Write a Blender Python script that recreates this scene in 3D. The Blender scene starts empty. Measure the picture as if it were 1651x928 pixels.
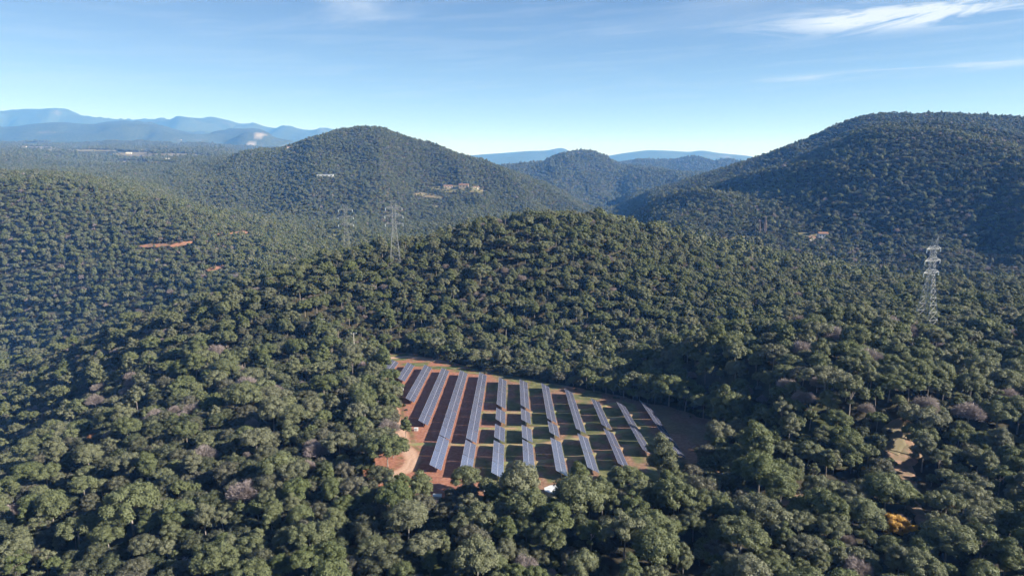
import bpy, math, random
import numpy as np
random.seed(7)
R = math.radians
S = bpy.context.scene
COL = S.collection

# ------------------------------------------------------------------ camera
CAMZ = 120.0
PITCH = R(10.4)
FPX = 1100.0
cd = bpy.data.cameras.new('camera'); cam = bpy.data.objects.new('camera', cd); COL.objects.link(cam)
cam.location = (0, 0, CAMZ); cam.rotation_euler = (R(90) - PITCH, 0, 0)
cd.sensor_width = 36.0; cd.lens = 36.0 * FPX / 1651.0
cd.clip_start = 1.0; cd.clip_end = 120000
S.camera = cam

# ------------------------------------------------------------------ world, sun, exposure
SUN_EL = R(28); SUN_AZ = R(105)            # azimuth clockwise from +Y (the view direction)
w = bpy.data.worlds.new('World'); S.world = w; w.use_nodes = True
wt = w.node_tree; wt.nodes.clear()
def N(t, kind, **k):
    n = t.nodes.new(kind)
    for a, b in k.items(): setattr(n, a, b)
    return n
def link(t, a, b): t.links.new(a, b)
def mth(t, op, a, b=None, c=None, clamp=False):
    n = N(t, 'ShaderNodeMath', operation=op, use_clamp=clamp)
    for i, v in enumerate((a, b, c)):
        if v is None: continue
        if isinstance(v, (int, float)): n.inputs[i].default_value = v
        else: link(t, v, n.inputs[i])
    return n.outputs[0]
sky = N(wt, 'ShaderNodeTexSky', sky_type='NISHITA')
sky.sun_disc = False; sky.sun_elevation = SUN_EL; sky.sun_rotation = SUN_AZ
sky.altitude = 1500; sky.air_density = 0.74; sky.dust_density = 0.02; sky.ozone_density = 1.6
bg = N(wt, 'ShaderNodeBackground'); bg.inputs['Strength'].default_value = 0.05
out = N(wt, 'ShaderNodeOutputWorld')
tc = N(wt, 'ShaderNodeTexCoord')
sep = N(wt, 'ShaderNodeSeparateXYZ'); link(wt, tc.outputs['Generated'], sep.inputs[0])
az = mth(wt, 'ARCTAN2', sep.outputs[0], sep.outputs[1])
el = mth(wt, 'ARCSINE', sep.outputs[2])
def comb(t, x, y, z=0.0):
    n = N(t, 'ShaderNodeCombineXYZ')
    for i, v in enumerate((x, y, z)):
        if isinstance(v, (int, float)): n.inputs[i].default_value = v
        else: link(t, v, n.inputs[i])
    return n.outputs[0]
def wnoise(sx, sy, tilt, detail, rough, off, dist=0.4):
    e2 = mth(wt, 'ADD', el, mth(wt, 'MULTIPLY', az, tilt))
    n = N(wt, 'ShaderNodeTexNoise'); n.inputs['Scale'].default_value = 1.0
    n.inputs['Detail'].default_value = detail; n.inputs['Roughness'].default_value = rough
    n.inputs['Distortion'].default_value = dist
    link(wt, comb(wt, mth(wt, 'MULTIPLY', az, sx), mth(wt, 'MULTIPLY', e2, sy), off), n.inputs['Vector'])
    return n.outputs['Fac']
def ramp(v, a, b, lo=0.0, hi=1.0):
    n = N(wt, 'ShaderNodeMapRange', interpolation_type='SMOOTHSTEP')
    link(wt, v, n.inputs[0]); n.inputs[1].default_value = a; n.inputs[2].default_value = b
    n.inputs[3].default_value = lo; n.inputs[4].default_value = hi
    return n.outputs[0]
def blob(a0, e0, wa, we, tilt):
    da = mth(wt, 'MULTIPLY', mth(wt, 'SUBTRACT', az, a0), 1 / wa)
    de = mth(wt, 'MULTIPLY', mth(wt, 'SUBTRACT', mth(wt, 'ADD', el, mth(wt, 'MULTIPLY', mth(wt, 'SUBTRACT', az, a0), tilt)), e0), 1 / we)
    d = mth(wt, 'ADD', mth(wt, 'MULTIPLY', da, da), mth(wt, 'MULTIPLY', de, de))
    return mth(wt, 'EXPONENT', mth(wt, 'MULTIPLY', d, -1.0))
veil = mth(wt, 'MULTIPLY', ramp(wnoise(2.2, 13, -0.06, 6, 0.6, 3.1), 0.42, 0.75), ramp(el, 0.10, 0.22))
veil = mth(wt, 'MULTIPLY', veil, mth(wt, 'ADD', 0.10, mth(wt, 'MULTIPLY', blob(-0.12, 0.215, 0.42, 0.06, -0.10), 0.7)))
wis = ramp(wnoise(8, 50, -0.05, 9, 0.66, 8.4, 1.1), 0.41, 0.60)
c1 = mth(wt, 'MULTIPLY', wis, mth(wt, 'MULTIPLY', blob(0.50, 0.174, 0.13, 0.013, 0.0), 1.6))
c2 = mth(wt, 'MULTIPLY', ramp(wnoise(7, 90, -0.02, 7, 0.6, 1.7, 0.3), 0.38, 0.6), mth(wt, 'MULTIPLY', blob(0.50, 0.110, 0.14, 0.0045, -0.02), 0.8))
c3 = mth(wt, 'MULTIPLY', ramp(wnoise(6, 80, -0.05, 7, 0.6, 5.7, 0.3), 0.45, 0.65), mth(wt, 'MULTIPLY', ramp(el, 0.06, 0.10), 0.08))
cl = mth(wt, 'ADD', mth(wt, 'ADD', veil, c1), mth(wt, 'ADD', c2, c3), clamp=True)
mixc = N(wt, 'ShaderNodeMix', data_type='RGBA'); link(wt, cl, mixc.inputs[0])
link(wt, sky.outputs[0], mixc.inputs[6]); mixc.inputs[7].default_value = (6.6, 7.3, 8.2, 1)
link(wt, mixc.outputs[2], bg.inputs['Color']); link(wt, bg.outputs[0], out.inputs['Surface'])

sl = bpy.data.lights.new('sun', 'SUN'); sun = bpy.data.objects.new('sun', sl); COL.objects.link(sun)
sl.energy = 5.0; sl.angle = R(0.53); sl.color = (1.0, 0.95, 0.87)
from mathutils import Vector
sd = Vector((math.sin(SUN_AZ) * math.cos(SUN_EL), math.cos(SUN_AZ) * math.cos(SUN_EL), math.sin(SUN_EL)))
sun.rotation_euler = sd.to_track_quat('Z', 'Y').to_euler(); sun.location = (200, 0, 400)
S.view_settings.view_transform = 'Standard'; S.view_settings.look = 'None'
S.view_settings.exposure = 1.33; S.view_settings.gamma = 1.0
S.render.engine = 'CYCLES'
S.cycles.max_bounces = 6; S.cycles.diffuse_bounces = 2; S.cycles.glossy_bounces = 2
S.cycles.volume_bounces = 1; S.cycles.transparent_max_bounces = 8
S.cycles.use_adaptive_sampling = False
HAZE = 0.95e-4

# ------------------------------------------------------------------ picture <-> world geometry
cp, sp = math.cos(PITCH), math.sin(PITCH)
def ray(x, y):
    u = (x - 825.5) / FPX; v = (y - 464) / FPX
    return u, cp - v * sp, -sp - v * cp
def proj(X, Y, Z):                      # world (absolute Z) -> photo pixels
    z = Z - CAMZ
    d = Y * cp - z * sp; up = Y * sp + z * cp
    return 825.5 + FPX * X / d, 464 - FPX * up / d, d

# ------------------------------------------------------------------ terrain profile: ridges and valleys by distance
# each entry (photo column, distance in m, 'y' photo row of the bare ground / 'z' height below the camera, value)
def L(kind, *pts): return kind, pts
LAY = [
 [( -200,8,'z',-94),(1850,8,'z',-94)],
 [( -200,60,'z',-97),(1850,60,'z',-95)],
 [( -200,150,'z',-99),(0,150,'z',-109),(350,150,'z',-100),(600,150,'z',-94.5),(1000,150,'z',-92),(1850,150,'z',-93)],
 [( -200,240,'z',-138),(0,245,'z',-123),(150,245,'z',-112),(300,245,'z',-105),(600,245,'z',-99),(1100,245,'z',-96),(1300,245,'z',-93),(1850,245,'z',-92)],
 [( -200,330,'z',-168),(0,330,'z',-152),(100,330,'z',-136),(200,330,'z',-121),(300,335,'z',-112),(600,372,'z',-108),(850,385,'z',-109),(1000,380,'z',-106),(1150,345,'z',-101),(1300,340,'z',-92),(1480,335,'z',-85),(1850,330,'z',-86)],
 [( -200,600,'Y',640),(0,560,'Y',588),(100,515,'Y',559),(200,475,'Y',519),(250,460,'Y',504),(330,448,'Y',480),(400,445,'Y',456),(470,455,'Y',431),(540,480,'Y',406),
  (600,490,'Y',396),(650,505,'Y',386),(720,510,'Y',371),(790,520,'Y',351),(835,527,'Y',345),(880,530,'Y',341),(950,540,'Y',344),(1020,560,'Y',357),(1100,590,'Y',374),(1180,620,'Y',389),(1260,640,'Y',400),
  (1330,640,'Y',418),(1400,620,'Y',435),(1500,600,'Y',445),(1651,560,'Y',446),(1850,560,'Y',446)],
 [( -200,730,'z',-240),(0,730,'z',-228),(100,710,'z',-205),(200,690,'z',-182),(350,670,'z',-146),(450,700,'z',-122),(540,750,'z',-120),(700,800,'z',-120),(880,850,'z',-130),(1000,850,'z',-135),
  (1150,800,'z',-128),(1300,760,'z',-125),(1400,715,'z',-128),(1500,690,'z',-126),(1651,625,'z',-112),(1850,610,'z',-110)],
 [( -200,1050,'Y',275),(0,1050,'Y',285),(100,1050,'Y',284),(150,1045,'Y',291),(200,1030,'Y',305),(300,1000,'Y',326),(350,990,'Y',345),(400,980,'Y',365),(500,950,'Y',386),(600,1000,'Y',388),(750,1100,'Y',378),
  (880,1150,'z',-130),(1000,1100,'z',-138),(1100,950,'Y',378),(1200,930,'Y',386),(1320,900,'Y',388),(1400,850,'Y',400),(1450,840,'Y',390),(1500,830,'Y',384),(1550,800,'Y',395),(1600,770,'Y',415),(1651,710,'Y',425),(1850,670,'Y',420)],
 [( -200,1600,'z',-70),(0,1600,'z',-62),(150,1550,'z',-65),(200,1500,'Y',302),(300,1450,'Y',331),(400,1400,'Y',352),(500,1350,'Y',362),(600,1350,'Y',358),(750,1400,'Y',352),(880,1450,'Y',356),(960,1480,'z',-140),(1000,1400,'z',-142),
  (1050,1300,'Y',336),(1100,1400,'Y',312),(1200,1440,'Y',281),(1300,1380,'Y',246),(1350,1310,'Y',222),(1420,1220,'Y',201),(1500,1120,'Y',207),(1600,1010,'Y',225),(1651,960,'Y',240),(1850,880,'Y',270)],
 [( -200,1800,'z',-45),(0,1800,'z',-38),(150,1750,'Y',286),(200,1720,'Y',292),(300,1700,'Y',300),(400,1680,'Y',296),(500,1650,'Y',278),(580,1650,'Y',272),(680,1650,'Y',300),(750,1650,'Y',312),(820,1650,'Y',320),(880,1680,'Y',334),(960,1700,'z',-140),(1000,1600,'z',-140),
  (1050,1550,'z',-110),(1100,1550,'z',-75),(1200,1580,'z',-35),(1300,1580,'z',5),(1420,1560,'z',70),(1500,1480,'z',70),(1600,1400,'z',50),(1651,1350,'z',40),(1850,1250,'z',10)],
 [( -200,2200,'z',-15),(0,2200,'Y',264),(150,2200,'Y',273),(250,2200,'Y',270),(300,2200,'Y',264),(350,2150,'Y',257),(400,2100,'Y',244),(430,2090,'Y',240),(450,2080,'Y',239),(480,2060,'Y',230),(520,2030,'Y',217),(545,2010,'Y',208),(560,2000,'Y',205),(580,2000,'Y',202),(610,2000,'Y',207),
  (680,1980,'Y',227),(760,1960,'Y',253),(830,1950,'Y',277),(870,1950,'Y',292),(900,1950,'Y',310),(930,1950,'Y',330),(960,1950,'z',-145),(1000,1900,'z',-145),(1030,1850,'Y',328),(1050,1800,'Y',312),(1100,1800,'Y',293),(1180,1800,'Y',265),(1250,1800,'Y',243),
  (1300,1800,'Y',225),(1350,1800,'Y',202),(1400,1800,'Y',186),(1430,1800,'Y',182),(1480,1780,'Y',184),(1530,1760,'Y',182),(1600,1750,'Y',186),(1651,1750,'Y',190),(1850,1750,'Y',205)],
 [( -200,2800,'Y',252),(0,2800,'Y',252),(200,2800,'Y',262),(300,2750,'Y',258),(400,2700,'z',-10),(580,2700,'z',-20),(760,2700,'z',-100),(830,2650,'Y',300),(900,2600,'Y',313),(940,2600,'Y',330),(980,2550,'Y',341),(1030,2550,'z',-120),(1100,2500,'z',-110),(1300,2500,'z',-20),(1430,2500,'z',0),(1850,2500,'z',0)],
 [( -200,3800,'Y',238),(0,3800,'Y',241),(100,3800,'Y',242),(200,3800,'Y',244),(300,3800,'Y',242),(400,3800,'Y',247),(480,3700,'z',-20),(600,3500,'z',-60),(740,3500,'z',-80),(790,3500,'Y',269),(830,3500,'Y',266),(870,3500,'Y',263),(900,3500,'Y',251),(922,3500,'Y',245),(942,3500,'Y',243),(960,3500,'Y',247),(985,3500,'Y',258),(1000,3500,'Y',266),
  (1040,3400,'Y',270),(1080,3300,'Y',276),(1130,3200,'Y',284),(1180,3200,'z',-80),(1400,3200,'z',-60),(1850,3200,'z',-60)],
 [( -200,4700,'Y',234),(0,4700,'Y',236),(200,4700,'Y',238),(300,4700,'Y',240),(400,4600,'z',20),(480,4300,'z',-30),(600,4200,'z',-90),(800,4200,'z',-110),(940,4200,'z',-100),(1040,4200,'z',-80),(1200,4200,'z',-90),(1850,4200,'z',-90)],
 [( -200,5600,'Y',226),(0,5600,'Y',230),(200,5600,'Y',227),(300,5600,'Y',230),(400,5500,'Y',237),(480,5500,'Y',242),(600,5200,'z',-90),(800,5200,'z',-110),(930,5200,'z',-90),(985,5100,'Y',264),(1005,5100,'Y',262),(1040,5100,'Y',259),(1080,5100,'Y',260),(1120,5100,'Y',255),(1150,5100,'Y',260),(1170,5100,'Y',258),(1200,5100,'Y',264),(1260,5100,'z',-60),(1850,5100,'z',-80)],
 [( -200,6500,'z',110),(0,6500,'z',120),(200,6500,'z',120),(400,6500,'z',90),(480,6500,'z',50),(600,6500,'z',-80),(1850,6500,'z',-130)],
 [( -200,8000,'Y',200),(0,8000,'Y',205),(60,8000,'Y',200),(100,8000,'Y',198),(150,8000,'Y',201),(200,8000,'Y',200),(250,8000,'Y',201),(290,8000,'Y',210),(330,8000,'Y',217),(365,8000,'Y',214),(400,8000,'Y',210),(425,8000,'Y',211),(445,8000,'Y',226),(480,8000,'Y',238),(540,8000,'z',0),(640,8000,'z',-130),(760,8000,'Y',272),(860,8000,'Y',270),(1000,8000,'z',-110),(1850,8000,'z',-110)],
 [( -200,9800,'z',200),(0,9800,'z',230),(300,9800,'z',260),(480,9800,'z',160),(560,9800,'z',0),(640,9800,'z',-130),(760,9800,'z',-120),(1850,9800,'z',-120)],
 [( -200,12500,'Y',186),(0,12500,'Y',182),(45,12500,'Y',179),(80,12500,'Y',181),(110,12500,'Y',183),(145,12500,'Y',193),(200,12500,'Y',195),(245,12500,'Y',193),(275,12500,'Y',195),(285,12500,'Y',190),(335,12500,'Y',190),(365,12500,'Y',194),(385,12500,'Y',200),(405,12500,'Y',200),(430,12500,'Y',205),(460,12500,'Y',209),(500,12500,'Y',213),(530,12500,'Y',213),(580,12500,'Y',228),(640,12500,'Y',255),(700,12500,'z',-60),
  (760,12500,'Y',251),(800,12500,'Y',248),(850,12500,'Y',244),(880,12500,'Y',243),(905,12500,'Y',239),(925,12500,'Y',247),(950,12500,'Y',253),(975,12500,'Y',252),(1000,12500,'Y',248),(1030,12500,'Y',244),(1050,12500,'Y',242),(1080,12500,'Y',243),(1110,12500,'Y',245),(1130,12500,'Y',243),(1160,12500,'Y',247),(1200,12500,'Y',251),(1250,12500,'Y',260),(1320,12500,'z',-60),(1850,12500,'z',-60)],
 [( -200,16000,'z',-150),(1850,16000,'z',-150)],
 [( -200,34000,'z',-160),(1850,34000,'z',-160)],
]
TREE_DROP = {5: 8, 7: 8, 8: 8, 9: 8, 10: 8, 11: 8, 12: 8, 14: 6}    # tree height the ground must leave under the outline

def pchip(x, y, xi):                    # monotone cubic through x, y
    x = np.asarray(x, float); y = np.asarray(y, float); h = np.diff(x); d = np.diff(y) / h
    m = np.zeros_like(y)
    if len(x) > 2:
        w1 = 2 * h[1:] + h[:-1]; w2 = h[1:] + 2 * h[:-1]
        ok = d[:-1] * d[1:] > 0
        with np.errstate(divide='ignore', invalid='ignore'):
            m[1:-1] = np.where(ok, (w1 + w2) / (w1 / d[:-1] + w2 / d[1:]), 0)
    m[0] = d[0]; m[-1] = d[-1]
    i = np.clip(np.searchsorted(x, xi) - 1, 0, len(h) - 1)
    t = np.clip((xi - x[i]) / h[i], 0, 1); hh = h[i]
    return ((1 + 2 * t) * (1 - t) ** 2 * y[i] + t * (1 - t) ** 2 * hh * m[i] + t * t * (3 - 2 * t) * y[i + 1] + t * t * (t - 1) * hh * m[i + 1])

NS, NT = 460, 560
SMAX = 1.3
sg = np.linspace(-SMAX, SMAX, NS)
T0, T1 = math.log(8.0), math.log(34000.0)
tg = np.linspace(T0, T1, NT)
kY = np.zeros((len(LAY), NS)); kZ = np.zeros((len(LAY), NS))
for k, pts in enumerate(LAY):
    ss, yy, zz = [], [], []
    for (x, Y, kind, val) in pts:
        if kind == 'Y':
            u, dy, dz = ray(x, val); m = dz / dy; Z = m * Y - TREE_DROP.get(k, 0)
        else:
            Z = val; m = Z / Y
            v = -(sp + m * cp) / (cp - m * sp); dy = cp - v * sp; u = (x - 825.5) / FPX
        ss.append(u / dy); yy.append(Y); zz.append(Z)
    s_ = np.clip(sg, ss[0], ss[-1])
    kY[k] = pchip(ss, yy, s_); kZ[k] = pchip(ss, zz, s_)
G = np.zeros((NS, NT))
for i in range(NS): G[i] = pchip(np.log(kY[:, i]), kZ[:, i], tg)

def vnoise(x, y, seed=0):
    xi = np.floor(x).astype(np.int64); yi = np.floor(y).astype(np.int64); fx = x - xi; fy = y - yi
    fx = fx * fx * (3 - 2 * fx); fy = fy * fy * (3 - 2 * fy)
    def h(a, b):
        n = (a * 374761393 + b * 668265263 + seed * 974634777) & 0xffffffff
        n = ((n ^ (n >> 13)) * 1274126177) & 0xffffffff
        return ((n ^ (n >> 16)) & 0xffff) / 65535.0
    return (h(xi, yi) * (1 - fx) + h(xi + 1, yi) * fx) * (1 - fy) + (h(xi, yi + 1) * (1 - fx) + h(xi + 1, yi + 1) * fx) * fy
def fbm(x, y, seed=0, o=4):
    r = 0; a = .5
    for k in range(o): r = r + a * (vnoise(x, y, seed + k) - .5); x = x * 2.03; y = y * 2.03; a *= .5
    return r
def sstep(x, a, b):
    t = np.clip((x - a) / (b - a), 0, 1); return t * t * (3 - 2 * t)
Yg = np.exp(tg)[None, :] * np.ones((NS, 1)); Xg = sg[:, None] * Yg
rid = lambda x, y, s: 0.5 - np.abs(vnoise(x, y, s) - .5) * 2
G += sstep(Yg, 120, 260) * fbm(Xg / 70, Yg / 70, 3) * 4
calm = np.ones_like(G)
for k_, m_ in ((5, np.abs(sg) < 9), (7, sg < -.15), (8, sg > .25), (10, np.abs(sg) < 9), (12, sg > -.1), (16, sg < 0), (18, np.abs(sg) < 9)):
    cr_ = np.exp(-((tg[None, :] - np.log(kY[k_])[:, None]) / (.05 if k_ < 16 else .06)) ** 2) * m_[:, None]; calm = np.minimum(calm, 1 - (.8 if k_ < 16 else .93) * cr_)
wx_ = fbm(Xg / 400, Yg / 400, 9, 3) * 260
G += calm * sstep(Yg, 700, 1150) * (1 - sstep(Yg, 4200, 6500)) * (rid((Xg + wx_ + .25 * Yg) / 170, Yg / 700, 11) * 30 + fbm(Xg / 110, Yg / 140, 15) * 14)
G += calm * sstep(Yg, 5400, 8200) * (fbm(Xg / 900, Yg / 900, 21, 5) * 300 + rid((Xg + wx_ * 3) / 420, Yg / 1500, 23) * 210) * (Xg < 0.0 * Yg - 0.1 * Yg)
G += sstep(Yg, 9500, 12500) * calm * (fbm(Xg / 1500, Yg / 1500, 31, 5) * 110 + (rid((Xg + wx_ * 5) / 600, Yg / 2200, 33) - .1) * 100)

def FIELD(X, Y): return -96 - .07 * (Y - 200) + .02 * X
POLY = [(-82,386),(-66,350),(-55,310),(-47,275),(-42.5,242),(-42.5,222),(-45,205),(-43,192),(-25,180),(0,184),(30,182),(46,193),(62,203),(70,222),(77,245),(65,265),(46,284),(24,305),(-8,332),(-40,364),(-65,388)]
def seg_dist(X, Y, pts, closed=False):
    d = np.full(np.shape(X), 1e9); n = len(pts)
    for i in range(n if closed else n - 1):
        ax, ay = pts[i]; bx, by = pts[(i + 1) % n]
        vx, vy = bx - ax, by - ay; t = np.clip(((X - ax) * vx + (Y - ay) * vy) / (vx * vx + vy * vy), 0, 1)
        d = np.minimum(d, np.hypot(X - ax - t * vx, Y - ay - t * vy))
    return d
def inside(X, Y, pts):
    r = np.zeros(np.shape(X), bool); n = len(pts)
    for i in range(n):
        ax, ay = pts[i]; bx, by = pts[(i + 1) % n]
        if ay == by: continue
        c = ((ay > Y) != (by > Y)) & (X < (bx - ax) * (Y - ay) / (by - ay) + ax)
        r ^= c
    return r
def fdist(X, Y):  # signed distance to the field outline
   
    d = seg_dist(X, Y, POLY, True); return np.where(inside(X, Y, POLY), -d, d)
wf = 1 - sstep(fdist(Xg, Yg), 2, 26)
G += sstep(fdist(Xg, Yg), 3, 30) * sstep(Xg, 55, 85) * (1 - sstep(Xg, 125, 220)) * sstep(Yg, 195, 225) * (1 - sstep(Yg, 300, 380)) * 14  # ground raised right of the field to throw shade over the last rows
G = G * (1 - wf) + (FIELD(Xg, Yg) - .35) * wf

def ground(X, Y):                       # absolute height of the terrain
    X = np.asarray(X, float); Y = np.asarray(Y, float)
    i = np.clip((X / Y + SMAX) / (2 * SMAX) * (NS - 1), 0, NS - 1.001); j = np.clip((np.log(Y) - T0) / (T1 - T0) * (NT - 1), 0, NT - 1.001)
    a = i.astype(int); b = j.astype(int); fa = i - a; fb = j - b
    return (G[a, b] * (1 - fa) + G[a + 1, b] * fa) * (1 - fb) + (G[a, b + 1] * (1 - fa) + G[a + 1, b + 1] * fa) * fb + CAMZ
def hit(x, y, lift=0.0, y0=120.0, y1=30000.0):   # where the sight line through a photo pixel meets ground + lift
    u, dy, dz = ray(x, y); s = u / dy; m = dz / dy
    Ys = np.exp(np.linspace(math.log(y0), math.log(y1), 3000))
    f = (CAMZ + m * Ys) - (ground(s * Ys, Ys) + lift)
    idx = np.nonzero((f[:-1] > 0) & (f[1:] <= 0))[0]
    if len(idx) == 0: return None
    k = idx[0]; t = f[k] / (f[k] - f[k + 1]); Yh = Ys[k] * (1 - t) + Ys[k + 1] * t
    return s * Yh, Yh, float(ground(s * Yh, Yh))

# ------------------------------------------------------------------ mesh and object helpers
def mesh(name, V, F, mats, mi=None, smooth=False):
    V = np.asarray(V, np.float32).reshape(-1, 3)
    me = bpy.data.meshes.new(name)
    if isinstance(F, np.ndarray):
        n, k = F.shape
        me.vertices.add(len(V)); me.vertices.foreach_set('co', V.ravel())
        me.loops.add(n * k); me.loops.foreach_set('vertex_index', F.astype(np.int32).ravel())
        me.polygons.add(n); me.polygons.foreach_set('loop_start', np.arange(0, n * k, k, dtype=np.int32))
        me.update(calc_edges=True)
    else:
        me.from_pydata(V.tolist(), [], F); me.update()
    for m in (mats if isinstance(mats, (list, tuple)) else [mats]): me.materials.append(m)
    if mi is not None: me.polygons.foreach_set('material_index', np.asarray(mi, np.int32))
    if smooth: me.polygons.foreach_set('use_smooth', [True] * len(me.polygons))
    return me
def obj(name, me, parent=None, loc=None, link_=True):
    o = bpy.data.objects.new(name, me)
    if link_: COL.objects.link(o)
    if parent is not None: o.parent = parent
    if loc is not None: o.location = loc
    return o
def tag(o, label=None, cat=None, group=None, kind=None):
    if label: o['label'] = label
    if cat: o['category'] = cat
    if group: o['group'] = group
    if kind: o['kind'] = kind
    return o
def empty(name, loc, rz=0.0):
    o = bpy.data.objects.new(name, None); COL.objects.link(o); o.location = loc; o.rotation_euler = (0, 0, rz)
    o.empty_display_size = 1; return o
class MB:                               # collects boxes, bars and tubes into one mesh
    def __init__(s): s.V = []; s.F = []
    def box(s, c, d, M=None):
        b = len(s.V)
        for sx in (-1, 1):
            for sy in (-1, 1):
                for sz in (-1, 1):
                    v = Vector((sx * d[0] / 2, sy * d[1] / 2, sz * d[2] / 2))
                    if M is not None: v = M @ v
                    s.V.append((v.x + c[0], v.y + c[1], v.z + c[2]))
        for f in ((0,1,3,2),(4,6,7,5),(0,4,5,1),(2,3,7,6),(0,2,6,4),(1,5,7,3)): s.F.append([b + i for i in f])
    def bar(s, a, b_, r, r2=None, n=4):
        a = Vector(a); b_ = Vector(b_); r2 = r if r2 is None else r2
        d = (b_ - a).normalized(); u = d.orthogonal().normalized(); v = d.cross(u); b = len(s.V)
        for p, rr in ((a, r), (b_, r2)):
            for k in range(n):
                t = 2 * math.pi * (k + .5) / n; q = p + u * rr * math.cos(t) + v * rr * math.sin(t); s.V.append(tuple(q))
        for k in range(n): s.F.append([b + k, b + (k + 1) % n, b + n + (k + 1) % n, b + n + k])
        s.F.append([b + n - 1 - k for k in range(n)]); s.F.append([b + n + k for k in range(n)])
    def prism(s, poly, z0, z1):
        b = len(s.V); n = len(poly)
        for z in (z0, z1):
            for p in poly: s.V.append((p[0], p[1], z))
        for k in range(n): s.F.append([b + k, b + (k + 1) % n, b + n + (k + 1) % n, b + n + k])
        s.F.append([b + n - 1 - k for k in range(n)]); s.F.append([b + n + k for k in range(n)])
    def build(s, name, mat, parent=None, loc=None):
        return obj(name, mesh(name, s.V, s.F, mat), parent, loc)

# ------------------------------------------------------------------ materials
def mat(name, col, rough=.8, metal=0.0, var=0.0, scale=1.0, col2=None, bump=0.0):
    m = bpy.data.materials.new(name); m.use_nodes = True; t = m.node_tree
    b = t.nodes['Principled BSDF']; b.inputs['Roughness'].default_value = rough; b.inputs['Metallic'].default_value = metal
    b.inputs['Specular IOR Level'].default_value = 0.3
    c2 = col2 if col2 else tuple(x * (1 - var) for x in col)
    g = N(t, 'ShaderNodeNewGeometry'); n = N(t, 'ShaderNodeTexNoise'); n.inputs['Scale'].default_value = scale; n.inputs['Detail'].default_value = 5
    link(t, g.outputs['Position'], n.inputs['Vector'])
    r = N(t, 'ShaderNodeMapRange'); link(t, n.outputs['Fac'], r.inputs[0]); r.inputs[1].default_value = .35; r.inputs[2].default_value = .65
    mx = N(t, 'ShaderNodeMix', data_type='RGBA'); link(t, r.outputs[0], mx.inputs[0])
    mx.inputs[6].default_value = (*col, 1); mx.inputs[7].default_value = (*c2, 1); link(t, mx.outputs[2], b.inputs['Base Color'])
    if bump:
        bp = N(t, 'ShaderNodeBump'); bp.inputs['Strength'].default_value = bump; bp.inputs['Distance'].default_value = .3
        link(t, n.outputs['Fac'], bp.inputs['Height']); link(t, bp.outputs[0], b.inputs['Normal'])
    return m
def leaf_mat(name, ca, cb, cc, clump=.55):
    # per-tree tint from Object Info random, small-scale mottling from position
    m = bpy.data.materials.new(name); m.use_nodes = True; t = m.node_tree
    b = t.nodes['Principled BSDF']; b.inputs['Roughness'].default_value = .62; b.inputs['Specular IOR Level'].default_value = .35
    oi = N(t, 'ShaderNodeObjectInfo')
    cr = N(t, 'ShaderNodeValToRGB'); link(t, oi.outputs['Random'], cr.inputs[0])
    cr.color_ramp.elements[0].color = (*ca, 1); cr.color_ramp.elements[1].color = (*cc, 1)
    e = cr.color_ramp.elements.new(.5); e.color = (*cb, 1)
    g = N(t, 'ShaderNodeNewGeometry'); n = N(t, 'ShaderNodeTexNoise'); n.inputs['Scale'].default_value = clump; n.inputs['Detail'].default_value = 3
    link(t, g.outputs['Position'], n.inputs['Vector'])
    r = N(t, 'ShaderNodeMapRange'); link(t, n.outputs['Fac'], r.inputs[0]); r.inputs[1].default_value = .3; r.inputs[2].default_value = .7
    r.inputs[3].default_value = .78; r.inputs[4].default_value = 1.22
    mu = N(t, 'ShaderNodeVectorMath', operation='SCALE'); link(t, cr.outputs[0], mu.inputs[0]); link(t, r.outputs[0], mu.inputs['Scale'])
    link(t, mu.outputs[0], b.inputs['Base Color'])
    tr = N(t, 'ShaderNodeBsdfTranslucent'); link(t, mu.outputs[0], tr.inputs['Color'])
    ms = N(t, 'ShaderNodeMixShader'); ms.inputs[0].default_value = .33
    link(t, b.outputs[0], ms.inputs[1]); link(t, tr.outputs[0], ms.inputs[2])
    link(t, ms.outputs[0], t.nodes['Material Output'].inputs['Surface'])
    return m
M_PINE = leaf_mat('pine_needles', (.108, .130, .050), (.134, .150, .072), (.158, .162, .102))
M_OAK = leaf_mat('oak_leaves', (.066, .080, .038), (.090, .096, .056), (.122, .116, .084))
M_BARE = leaf_mat('bare_twigs', (.25, .215, .205), (.30, .245, .235), (.27, .235, .22), .8)
M_GOLD = leaf_mat('autumn_leaves', (.58, .38, .06), (.62, .38, .05), (.45, .27, .09), .8)
M_RUST = leaf_mat('rusty_leaves', (.24, .12, .06), (.27, .15, .09), (.22, .13, .08), .8)
M_BARK = mat('bark', (.16, .12, .09), .9, var=.4, scale=2)
M_PALEBARK = mat('pale_bark', (.30, .26, .23), .9, var=.35, scale=2)
M_STEEL = mat('galvanised_steel', (.48, .49, .50), .7, .1, var=.15, scale=1)
M_HAZESTEEL = mat('haze_dimmed_steel', (.27, .28, .29), .8)  # pylon steel darkened so the far pylons look faint as through haze
M_CONC = mat('concrete', (.50, .48, .44), .85, var=.25, scale=1.5)
M_WOOD = mat('weathered_pole', (.42, .38, .33), .8, var=.3, scale=2)
M_WIRE = mat('wire', (.10, .10, .11), .6)
M_GLASSI = mat('insulator', (.55, .62, .66), .25)
M_WHITE = mat('white_sheet', (.62, .63, .64), .6, var=.12, scale=1)
M_WALL = mat('pale_render', (.62, .58, .50), .8, var=.15, scale=.4)
M_STONEW = mat('stone_wall', (.42, .35, .27), .9, var=.3, scale=.8)
M_ROOFT = mat('clay_tiles', (.27, .155, .105), .8, var=.3, scale=.8)
M_ROOFG = mat('grey_roof', (.55, .56, .58), .6, var=.15, scale=.4)
M_WIN = mat('window_dark', (.04, .05, .06), .2)
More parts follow.
